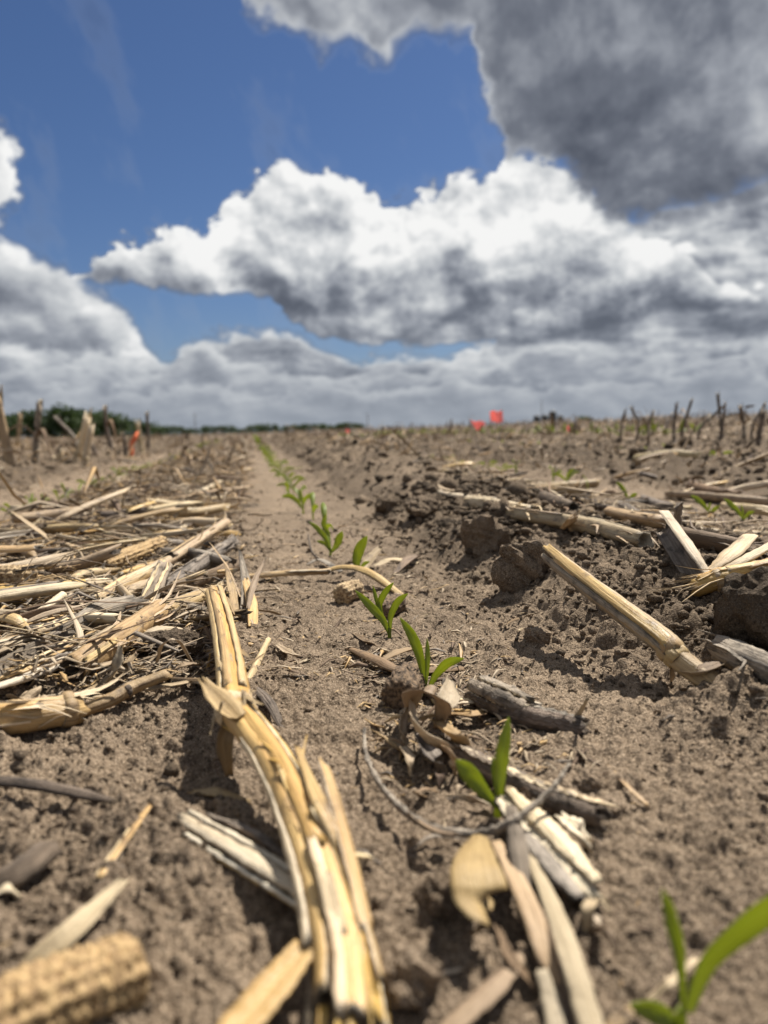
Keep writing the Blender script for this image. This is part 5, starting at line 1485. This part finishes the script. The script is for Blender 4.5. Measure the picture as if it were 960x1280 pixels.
def describe(L, w, mat, noun, short, long, thick):
    return ' '.join(q_ for q_ in ('short' if L < short else 'long' if L > long else '', 'narrow' if w < thick else 'thick' if noun != 'dry leaf strip' else 'wide', TINT[mat], noun) if q_)


def variant_stalk(seed):
    rng = rng_of(seed)
    L = rng.uniform(.05, .19)
    r = rng.uniform(.0030, .0094)
    b = rng.gauss(0, .0035)
    n = 8
    P = curve([(-L / 2, 0, 0), (0, b, rng.gauss(0, .002)), (L / 2, 0, 0)], n)
    rind, pith = rng.choice((('rind_gold', 'pith'), ('rind_gold', 'pith'), ('rind_tan', 'pith'), ('rind_tan', 'pith_grey'), ('rind_pale', 'pith'), ('rind_pale', 'pith'), ('rind_grey', 'pith_grey'), ('rind_dark', 'pith_grey')))
    if rng.random() < .5:
        a = rng.uniform(-30, 60)
        return shell_mesh(P, [r, r * 1.1, r * .9], a, a + rng.uniform(70, 170), rng, rind, pith, .22, 7, jag=(.008, .020)), r * .8, describe(L, r * 2, rind, 'split stalk strip', .09, .15, .011)
    return stalk_mesh(P, [r, r * 1.02, r * .95], rng, rind, pith, k=11, squash=rng.choice((0, 0, .25, .45)), jag=(r * 2, r * 4), hollow=(rng.uniform(.3, 2), rng.uniform(.3, 2))), r * .95, describe(L, r * 2, rind, 'stalk piece', .09, .15, .011)


def variant_leaf(seed):
    rng = rng_of(seed)
    L = rng.uniform(.03, .10)
    w = rng.uniform(.0025, .0085)
    pts = [(-L / 2, 0, 0), (-L / 6, rng.gauss(0, L * .05), rng.uniform(0, L * .08)), (L / 6, rng.gauss(0, L * .05), rng.uniform(0, L * .10)), (L / 2, rng.gauss(0, L * .06), rng.uniform(-.1, .5) * L * .22)]
    mt_ = rng.choice(('leaf_tan', 'leaf_tan', 'leaf_pale', 'leaf_pale', 'leaf_brown', 'rind_gold', 'rind_grey'))
    return ribbon_mesh(curve(pts, 10), [w * .7, w, w * .95, w * .6], rng, mt_, cup=rng.uniform(-.12, .12), twist=(0, rng.gauss(0, 22), rng.gauss(0, 40)), ripple=.12, m=5, thick=.0006, jag=(.006, .014)), .002, describe(L, w, mt_, 'dry leaf strip', .05, .08, .0055)


STALKS = [variant_stalk(600 + i) for i in range(44)]
LEAVES = [variant_leaf(700 + i) for i in range(30)]
ROWS = [-1.39, -.60, .108, .895, 1.68, 2.47]


def strew(kind, x0, x1, y0, y1, count, label, group, seed, lift=(0, .012), tilt=.12, size=(.8, 1.2), ang=(.35, .55), near=1.4, sides=('', '', '')):
    rng = rng_of(seed)
    pool = STALKS if kind == 'stalk_piece' else LEAVES
    k = 0
    while k < count:
        u = rng.random()
        y = (y0 ** (1 - near) + u * (y1 ** (1 - near) - y0 ** (1 - near))) ** (1 / (1 - near))   # denser near the viewer
        x = rng.uniform(x0, x1)
        if min(abs(x - q_) for q_ in ROWS) < .05 * min(1, y) or (abs(x) < .09 and y < .7) or (abs(x) < .12 and y < .5):
            continue
        me, r, dsc = rng.choice(pool)
        s = rng.uniform(*size)
        o = link(kind, me)
        o.location = (x, y, float(hz(x, y)) + r * s + rng.uniform(*lift) + .001)
        o.rotation_euler = (rng.uniform(-1, 1) if kind != 'stalk_piece' else rng.uniform(0, 6.28), rng.gauss(0, tilt), rng.gauss(*ang) if rng.random() < .75 else rng.uniform(0, 3.14))
        o.scale = (s, s, s)
        t_ = (x - x0) / (x1 - x0)
        side = sides[0] if t_ < .33 else sides[2] if t_ > .67 else sides[1]
        tag(o, dsc + ' ' + (side + ', ' if side else '') + label, 'stalk piece' if kind == 'stalk_piece' else 'dry leaf', group)
        k += 1


strew('stalk_piece', -.56, -.06, .56, 1.6, 100, 'in the near residue mat', 'stalk pieces in the near mat', 1, (.0, .022), .10, sides=('by the picture edge', 'halfway', 'by the seed row'))
strew('stalk_piece', -.52, -.04, 1.5, 5.5, 60, 'in the far residue mat', 'stalk pieces in the far mat', 2, (0, .02), .12, sides=('by the picture edge', 'halfway', 'by the seed row'))
strew('stalk_piece', .50, .83, .95, 3.5, 26, 'between berm and next seedling row', 'stalk pieces behind the berm', 3, (0, .012), .1, ang=(-.2, .5))
strew('stalk_piece', .98, 2.4, 1.6, 7, 48, 'on rough soil beyond the next row', 'stalk pieces beyond the next row', 4, (0, .015), .25, (.8, 1.4), ang=(0, .7))
strew('stalk_piece', -2.3, -.78, 2.2, 9, 44, 'among the standing stubble past the mat', 'stalk pieces in the stubble row', 5, (0, .02), .25, (.9, 1.5), ang=(0, .7))
strew('stalk_piece', 2.2, 5.5, 3, 11, 44, 'in the stubble field around the flags', 'stalk pieces in the stubble field', 6, (0, .03), .3, (1, 1.7), ang=(0, .8))
strew('dry_leaf', -.57, -.05, .54, 1.6, 140, 'in the near residue mat', 'leaf strips in the near mat', 7, (.002, .024), .25, sides=('by the picture edge', 'halfway', 'by the seed row'))
strew('dry_leaf', -.52, -.04, 1.6, 5, 50, 'in the far residue mat', 'leaf strips in the far mat', 8, (.002, .02), .25, sides=('by the picture edge', 'halfway', 'by the seed row'))
strew('dry_leaf', .48, .84, .95, 3.0, 34, 'between berm and next seedling row', 'leaf strips behind the berm', 9, (.001, .010), .2)
strew('dry_leaf', .0, .25, .60, 2.4, 14, 'on the soil of the middle seedling row', 'leaf strips in the middle row', 10, (.001, .004), .2, (.35, .7))
strew('dry_leaf', .98, 2.2, 1.7, 6, 26, 'on rough soil beyond the next row', 'leaf strips beyond the next row', 11, (.001, .015), .3, (.9, 1.5))

strew('dry_leaf', -.09, .05, .62, 3.0, 36, 'along the edge of the mat next to the seedlings', 'leaf scraps along the mat edge', 12, (.001, .006), .25, (.35, .8))

# clods one can pick out on the berm and in the furrows
CLODS = [clod_mesh(800 + i, 3, flat=.8, mat='soil' if i % 4 else 'soil_damp') for i in range(12)]


def strew_clods(x0, x1, y0, y1, count, size, label, group, seed, near=1.3):
    rng = rng_of(seed)
    for _ in range(count):
        y = (y0 ** (1 - near) + rng.random() * (y1 ** (1 - near) - y0 ** (1 - near))) ** (1 / (1 - near))
        x = rng.uniform(x0, x1)
        s = size * rng.uniform(.5, 1.0) * (1.5 if rng.random() < .12 else 1)
        o = link('soil_clod', rng.choice(CLODS))
        o.location = (x, y, float(hz(x, y)) + s * .12)
        o.rotation_euler = (rng.gauss(0, .3), rng.gauss(0, .3), rng.uniform(0, 6.28))
        o.scale = (s * rng.uniform(.8, 1.3), s, s * rng.uniform(.7, 1.1))
        tag(o, ('large ' if s > size * .85 else 'middling ' if s > size * .65 else 'small ') + ('squat ' if o.scale[2] < s * .85 else 'tall ') + label, 'clod', group)


strew_clods(.26, .56, .50, 3.0, 40, .011, 'crumbly soil clod on the berm beside the seed row', 'clods on the berm', 1)
strew_clods(.22, .5, 2.2, 8.0, 60, .020, 'crumbly soil clod on the far part of the berm', 'clods on the far berm', 2)
strew_clods(1.0, 1.7, 1.6, 6.0, 50, .024, 'dark soil clod on the rough ridge beyond the next seed row', 'clods beyond the next row', 3)
strew_clods(-1.6, -.74, 1.9, 7.0, 40, .026, 'dark soil clod at the foot of the standing stubble', 'clods under the stubble', 4)
strew_clods(-.3, -.02, .24, .55, 26, .0065, 'crumb of soil on the bare ground in front of the mat', 'small clods in front of the mat', 5)
strew_clods(.16, .30, .24, .6, 22, .0055, 'crumb of soil on the open ground past the second seedling', 'small clods on open ground', 6)


# ------------------------------------------------------------------ what nobody could count
def mass(name, co, faces, mats, midx, label, uv=None):
    me = bpy.data.meshes.new(name)
    k = faces.shape[1]
    me.vertices.add(len(co)); me.vertices.foreach_set('co', co.astype(np.float32).ravel())
    me.loops.add(faces.size); me.loops.foreach_set('vertex_index', faces.astype(np.int32).ravel())
    me.polygons.add(len(faces)); me.polygons.foreach_set('loop_start', (np.arange(len(faces)) * k).astype(np.int32))
    for q_ in mats:
        me.materials.append(MATS[q_])
    me.polygons.foreach_set('material_index', midx.astype(np.int32))
    if uv is not None:
        ul = me.uv_layers.new(name='UVMap')
        ul.data.foreach_set('uv', uv[faces.ravel()].astype(np.float32).ravel())
    me.update(calc_edges=True)
    return tag(link(name, me), label, None, None, 'stuff')


NR = np.random.default_rng(7)


def crumbs(n, r0, r1, size, seed, mats):
    """loose soil crumbs, denser and larger where the soil is rough"""
    rg = np.random.default_rng(seed)
    az_ = np.radians(rg.uniform(-30, 50, n * 3)); rr = np.exp(rg.uniform(math.log(r0), math.log(r1), n * 3))
    x, y = rr * np.sin(az_), rr * np.cos(az_)
    ok = rg.random(n * 3) < np.clip(rough_at(x, y) * .8, 0, 1)
    x, y, rr = x[ok][:n], y[ok][:n], rr[ok][:n]
    n = len(x)
    v, f = ICO[1]
    v = np.array(v); f = np.array(f)
    s = size * np.exp(rg.normal(0, .5, n)) * np.clip(rr / .55, .75, 6.0)
    s *= np.clip(rough_at(x, y), .45, 1.2) * np.where(np.abs(x - .1) < .12, .7, 1)
    jit = 1 + rg.uniform(-.38, .30, (n, len(v), 1))
    a = rg.uniform(0, 6.28, n)
    V = v[None] * jit * np.stack([s * rg.uniform(.7, 1.3, n), s * rg.uniform(.7, 1.3, n), s * rg.uniform(.55, 1, n)], -1)[:, None]
    c, sn = np.cos(a)[:, None], np.sin(a)[:, None]
    X = V[..., 0] * c - V[..., 1] * sn + x[:, None]
    Y = V[..., 0] * sn + V[..., 1] * c + y[:, None]
    z0 = hz(x, y) + micro(x, y, np.full(n, .0012) * np.maximum(rr, .2)) + s * .12
    Z = V[..., 2] + z0[:, None]
    co = np.stack([X, Y, Z], -1).reshape(-1, 3)
    F = (f[None] + (np.arange(n) * len(v))[:, None, None]).reshape(-1, 3)
    return co, F, np.repeat((rg.random(n) < .3).astype(int), len(f))


co, F, mi = crumbs(20000, .17, 1.6, .0018, 21, None)
mass('soil_crumbs', co, F, ['soil', 'soil_damp'], mi, 'loose crumbs of brown soil lying over the near field')
co, F, mi = crumbs(6500, 1.2, 10, .0016, 22, None)
mass('soil_crumbs', co, F, ['soil', 'soil_damp'], mi, 'loose clods and crumbs of soil farther out in the field')


def flakes(x, y, L, w, seed, lift, up=.18, bend=.15):
    """thin prisms of straw lying at all angles"""
    rg = np.random.default_rng(seed)
    n = len(x)
    a = np.where(rg.random(n) < .6, rg.normal(.3, .6, n), rg.uniform(0, 6.28, n))
    e = rg.normal(0, up, n)
    d = np.stack([np.cos(a) * np.cos(e), np.sin(a) * np.cos(e), np.sin(e)], -1)
    sd = np.stack([-np.sin(a), np.cos(a), rg.normal(0, .4, n)], -1)
    nn = np.cross(d, sd)
    z = hz(x, y) + micro(x, y, np.full(n, .004) * np.maximum(np.hypot(x, y), .2)) + lift + w * .2 + np.abs(np.sin(e)) * L * .35
    c0 = np.stack([x, y, z], -1)
    bz = rg.normal(0, bend, n)[:, None] * L[:, None] * nn
    out = []
    for t, k, b in ((-.5, .5, 0), (0, 1, 1), (.5, .35, 0)):
        cc = c0 + d * (L * t)[:, None] + bz * b
        out += [cc + sd * (w * k * .5)[:, None], cc - sd * (w * k * .5)[:, None], cc + nn * (w * .22 * k)[:, None]]
    co = np.stack(out, 1).reshape(-1, 3)
    base = np.array([(0, 3, 4, 1), (1, 4, 5, 2), (2, 5, 3, 0), (3, 6, 7, 4), (4, 7, 8, 5), (5, 8, 6, 3)])
    F = (base[None] + (np.arange(n) * 9)[:, None, None]).reshape(-1, 4)
    uo = rg.uniform(0, 4, n)
    uv = np.zeros((n, 9, 2))
    for q_ in range(9):
        uv[:, q_, 0] = uo + (q_ % 3) * w * .5
        uv[:, q_, 1] = uo + L * (q_ // 3) * .5
    mi = np.repeat(rg.choice(5, n, p=(.30, .22, .2, .16, .12)), 6)
    return co, F, mi, uv.reshape(-1, 2)


CH = ['chaff', 'leaf_pale', 'rind_gold', 'leaf_brown', 'rind_grey']


def chaff_zone(n, x0, x1, y0, y1, near, rg):
    u = rg.random(n)
    y = (y0 ** (1 - near) + u * (y1 ** (1 - near) - y0 ** (1 - near))) ** (1 / (1 - near))
    return rg.uniform(x0, x1, n), y


rg = np.random.default_rng(31)
zs = [chaff_zone(7500, -.56, -.03, .50, 1.8, 1.5, rg), chaff_zone(2600, -.10, .20, .52, 1.6, 1.6, rg), chaff_zone(2200, .46, .84, .9, 3, 1.5, rg), chaff_zone(1000, .06, .17, .36, .6, 1.2, rg), chaff_zone(500, -.3, .45, .2, .6, 1.4, rg)]
x = np.concatenate([a for a, b in zs]); y = np.concatenate([b for a, b in zs])
big = np.concatenate([np.full(7500, 1.15), np.full(2600, .55), np.full(2200, 1.2), np.full(1000, .5), np.full(500, .35)])
keep = ~((np.abs(x - .09) < .06) & (rg.random(len(x)) < .5) & (y > .6)) & ~((x < -.02) & (y < .50) & (rg.random(len(x)) < .8))
x, y, big = x[keep], y[keep], big[keep]
L = .012 * np.exp(rg.normal(0, .55, len(x))) * big
co, F, mi, uv = flakes(x, y, L, np.clip(L * rg.uniform(.1, .3, len(x)), .0007, .004), 32, rg.uniform(0, .012, len(x)) * (x < -.06))
mass('straw_chaff', co, F, CH, mi, 'short chopped straw and leaf chaff littering the near field', uv)
zs = [chaff_zone(3000, -.54, -.02, 1.6, 14, 1.5, rg), chaff_zone(2200, .45, .85, 2.5, 12, 1.5, rg), chaff_zone(7000, .95, 7, 1.6, 16, 1.1, rg), chaff_zone(5000, -6, -.7, 2, 16, 1.1, rg)]
x = np.concatenate([a for a, b in zs]); y = np.concatenate([b for a, b in zs])
keep = np.min([np.abs(x - q_) for q_ in ROWS], axis=0) > .05
x, y = x[keep], y[keep]
L = .040 * np.exp(rg.normal(0, .55, len(x))) * np.clip(y / 4, .6, 2.0)
co, F, mi, uv = flakes(x, y, L, np.clip(L * rg.uniform(.08, .22, len(x)), .002, .014), 33, rg.uniform(.005, .035, len(x)), .4)
mass('straw_chaff', co, F, CH, mi, 'broken stalk litter scattered over the middle of the field', uv)
# long thin straws that knit the mat together
zs = [chaff_zone(750, -.56, -.05, .54, 1.8, 1.5, rg), chaff_zone(1300, -.54, -.02, 1.6, 9, 1.5, rg), chaff_zone(350, .47, .84, .95, 4, 1.5, rg)]
x = np.concatenate([a for a, b in zs]); y = np.concatenate([b for a, b in zs])
keep = np.min([np.abs(x - q_) for q_ in ROWS], axis=0) > .05
x, y = x[keep], y[keep]
L = .045 * np.exp(rg.normal(0, .45, len(x))) * np.clip(y / 1.5, 1, 1.8)
co, F, mi, uv = flakes(x, y, L, np.clip(L * rg.uniform(.03, .09, len(x)), .0014, .005), 36, rg.uniform(0, .022, len(x)), .12, .05)
mass('straw_chaff', co, F, CH, mi, 'thin straws knitted through the residue mat', uv)
# far stubble field
n = 16000
az_ = np.radians(rg.uniform(-28, 48, n)); rr = np.exp(rg.uniform(math.log(6), math.log(160), n))
x, y = rr * np.sin(az_), rr * np.cos(az_)
L = .10 * np.exp(rg.normal(0, .45, n)) * np.clip(rr / 20, .8, 2.4)
co, F, mi, uv = flakes(x, y, L, L * rg.uniform(.07, .16, n), 34, rg.uniform(0, .03, n), .55)
mi = np.repeat(rg.choice(5, n, p=(.28, .15, .12, .30, .15)), 6)
mass('stubble_litter', co, F, ['chaff', 'leaf_pale', 'rind_tan', 'leaf_brown', 'rind_dark'], mi, 'stubble and stalk litter covering the far field to the horizon', uv)
# far parts of the seedling rows
xs, ys = [], []
for q_, y0 in ((.108, 11.5), (-.60, 9), (.895, 9), (1.68, 8.5), (2.47, 4)):
    k = np.arange(y0, 70 if abs(q_ - .108) < .01 else 15, .16)
    xs.append(np.full(len(k), q_) + rg.normal(0, .012, len(k))); ys.append(k)
x, y = np.concatenate(xs), np.concatenate(ys)
x, y = np.repeat(x, 5), np.repeat(y, 5)
n = len(x)
L = rg.uniform(.05, .085, n)
co, F, mi, uv = flakes(x + rg.normal(0, .012, n), y, L, L * .24, 35, L * .45, 1.0, .2)
uv[:, 0] = .002; uv[:, 1] = .03
mass('seedling_rows', co, F, ['seedling_leaf'], np.zeros(len(F)), 'green lines of seedlings fading into the far field', uv)


# ------------------------------------------------------------------ the horizon
def tree_meshes(seed):
    rg = np.random.default_rng(seed)
    n = 900
    lobes = [(rg.normal(0, .26), rg.normal(0, .26), rg.uniform(.38, .85), rg.uniform(.20, .36)) for _ in range(9)]
    k = rg.integers(0, 9, n)
    Lb = np.array(lobes)[k]
    d = rg.normal(0, 1, (n, 3)); d /= np.linalg.norm(d, axis=1)[:, None]
    c = Lb[:, :3] + d * (Lb[:, 3] * rg.uniform(.45, 1.08, n) ** .6)[:, None] * np.array([1, 1, .85])
    low = rg.random(n) < .22
    c[low, 2] = rg.uniform(.0, .35, low.sum()); c[low, :2] *= 1.1
    u = rg.normal(0, 1, (n, 3)); u /= np.linalg.norm(u, axis=1)[:, None]
    w = np.cross(u, rg.normal(0, 1, (n, 3))); w /= np.linalg.norm(w, axis=1)[:, None]
    s = rg.uniform(.035, .075, n)[:, None]
    co = np.stack([c + u * s, c + w * s * .7, c - u * s, c - w * s * .7], 1).reshape(-1, 3)
    me = bpy.data.meshes.new('crown')
    me.from_pydata(co.tolist(), [], np.arange(n * 4).reshape(-1, 4).tolist())
    me.materials.append(MATS['foliage'])
    rng = rng_of(seed)
    mb = MB()
    th = np.linspace(0, 2 * math.pi, 7, endpoint=False)

    def limb(pts, r):
        P = curve(pts, 6)
        rr = np.linspace(r, r * .4, 6)
        sweep(mb, P, np.stack([np.cos(th)[None] * rr[:, None], np.sin(th)[None] * rr[:, None]], -1), 'bark', rng)
    limb([(0, 0, -.05), (0.01, 0, .25), (0.02, .01, .6)], .035)
    for q_ in lobes[:5]:
        limb([(0.01, 0, .22), (q_[0] * .5, q_[1] * .5, (q_[2] + .25) / 2), q_[:3]], .016)
    return me, mb.mesh('trunk')


TREES = [tree_meshes(900 + i) for i in range(6)]


def tree(az_deg, dist, height, label, group, seed, wide=1.0):
    rng = rng_of(seed)
    a = R(az_deg)
    o = link('tree', None)
    o.location = (math.sin(a) * dist, math.cos(a) * dist, 0)
    o.scale = (height * wide, height * wide, height)
    o.rotation_euler = (0, 0, rng.uniform(0, 6.28))
    tag(o, label, 'tree', group)
    me, tr = rng.choice(TREES)
    link('crown', me, o)
    link('trunk', tr, o)


WOOD = [(-22, 9), (-20.6, 10), (-19.4, 9), (-18.3, 9.5), (-17.3, 9), (-16.5, 9.6), (-15.8, 10.4), (-15.0, 11.2), (-14.2, 11.8), (-13.4, 11.2), (-12.8, 11.9), (-12.1, 11.4), (-11.4, 11.6), (-10.8, 10.2), (-10.2, 9.4), (-9.7, 8.6), (-9.2, 8.8), (-8.6, 7.2), (-8.0, 6.0), (-7.4, 5.4), (-6.9, 4.6), (-6.5, 3.4)]
for i_, (a_, h_) in enumerate(WOOD):
    tree(a_, 310 + 12 * math.sin(i_ * 2.3), h_ * .92, (('low ', 'middling ', 'tall ', 'tallest ')[0 if h_ < 7 else 1 if h_ < 9.3 else 2 if h_ < 11.3 else 3]) + 'dark leafy tree ' + ('at the picture edge end' if a_ < -15.6 else 'in the middle' if a_ < -11 else 'at the tapering end') + ' of the near wood', 'trees of the near wood', 40 + i_, 1.15)
rng = rng_of(77)
a_ = -5.9
i_ = 0
while a_ < 8.0:
    h_ = (8.0 + 1.8 * math.sin(a_ * 1.9) + rng.uniform(-1, 1.2)) * (1.0 if a_ < 7 else .85)
    tree(a_, 760 + 20 * math.sin(i_ * 1.7), h_, ('taller ' if h_ > 8.6 else 'lower ') + 'small dark tree ' + ('near the gap' if a_ < -2 else 'in the middle' if a_ < 4 else 'near the open end') + ' of the distant tree line', 'trees of the distant line', 100 + i_, 1.25)
    a_ += rng.uniform(.42, .60); i_ += 1
tree(24.3, 620, 8.5, 'low rounded bush on the horizon past the grain bins', None, 170, 1.3)


def utility_pole(az_deg, dist, height, label):
    a = R(az_deg)
    o = link('utility_pole', None)
    o.location = (math.sin(a) * dist, math.cos(a) * dist, 0)
    tag(o, label, 'pole', 'utility poles on the horizon')
    mb = MB()
    th = np.linspace(0, 2 * math.pi, 8, endpoint=False)
    P = np.array([(0, 0, z) for z in np.linspace(-.5, height, 5)])
    rr = np.linspace(.24, .16, 5)
    sweep(mb, P, np.stack([np.cos(th)[None] * rr[:, None], np.sin(th)[None] * rr[:, None]], -1), 'pole_wood', rng_of(1))
    link('shaft', weld(mb.mesh('shaft')), o)
    mb = MB()
    q_ = np.array([(-.06, -.06), (.06, -.06), (.06, .06), (-.06, .06)])
    sweep(mb, np.array([(-1.2, -.2, height - .6), (0, -.2, height - .6), (1.2, -.2, height - .6)]), np.tile(q_[None], (3, 1, 1)), 'pole_wood', rng_of(2))
    link('crossarm', weld(mb.mesh('crossarm')), o)


utility_pole(-4.0, 420, 11.2, 'thin utility pole standing before the distant tree line')
utility_pole(8.5, 420, 9.6, 'thin utility pole just past the end of the distant tree line')
utility_pole(21.2, 560, 19, 'thin pole rising behind the grain bins')


def grain_bin(az_deg, dist, rad, wall_h, roof_h, label):
    """corrugated steel bin: wall in rings, conical roof with a cap, door"""
    a = R(az_deg)
    o = link('grain_bin', None)
    o.location = (math.sin(a) * dist, math.cos(a) * dist, -.3)
    o.rotation_euler = (0, 0, -a)
    tag(o, label, 'grain bin', 'grain bins on the horizon')

    def lathe(prof, mat, name, parent, k=28):
        th = np.linspace(0, 2 * math.pi, k, endpoint=False)
        V = np.array([[(r_ * math.cos(t), r_ * math.sin(t), z_) for t in th] for r_, z_ in prof]).reshape(-1, 3)
        fs = [(i * k + j, i * k + (j + 1) % k, (i + 1) * k + (j + 1) % k, (i + 1) * k + j) for i in range(len(prof) - 1) for j in range(k)]
        mb = MB(); mb.add(V, fs, mat)
        return link(name, mb.mesh(name), parent)
    n = int(wall_h / .35)
    lathe([(rad + .06 * (i % 2), wall_h * i / n) for i in range(n + 1)], 'bin_steel', 'wall', o)
    rf = lathe([(rad + .25, wall_h - .1), (rad + .25, wall_h), (.6, wall_h + roof_h)], 'bin_roof', 'roof', o)
    lathe([(.62, wall_h + roof_h - .05), (.62, wall_h + roof_h + .3), (.02, wall_h + roof_h + .45)], 'bin_steel', 'cap', rf)
    mb = MB()
    V = [(x_, -rad - .12 + y_, z_) for x_ in (-.5, .5) for y_ in (0, .2) for z_ in (.3, 2.3)]
    mb.add(V, [(0, 1, 3, 2), (4, 6, 7, 5), (0, 4, 5, 1), (2, 3, 7, 6), (1, 5, 7, 3), (0, 2, 6, 4)], 'bin_roof')
    link('door', mb.mesh('door', False), o)


grain_bin(20.85, 600, 2.5, 8.6, .9, 'low dark grain bin nearest to the coral flags')
grain_bin(21.42, 600, 2.7, 9.0, .9, 'dark grain bin second from the coral flags')
grain_bin(21.98, 605, 2.8, 11.6, 1.2, 'tallest dark grain bin of the group on the horizon')
grain_bin(22.52, 610, 2.3, 8.4, .9, 'small dark grain bin at the far end of the group')
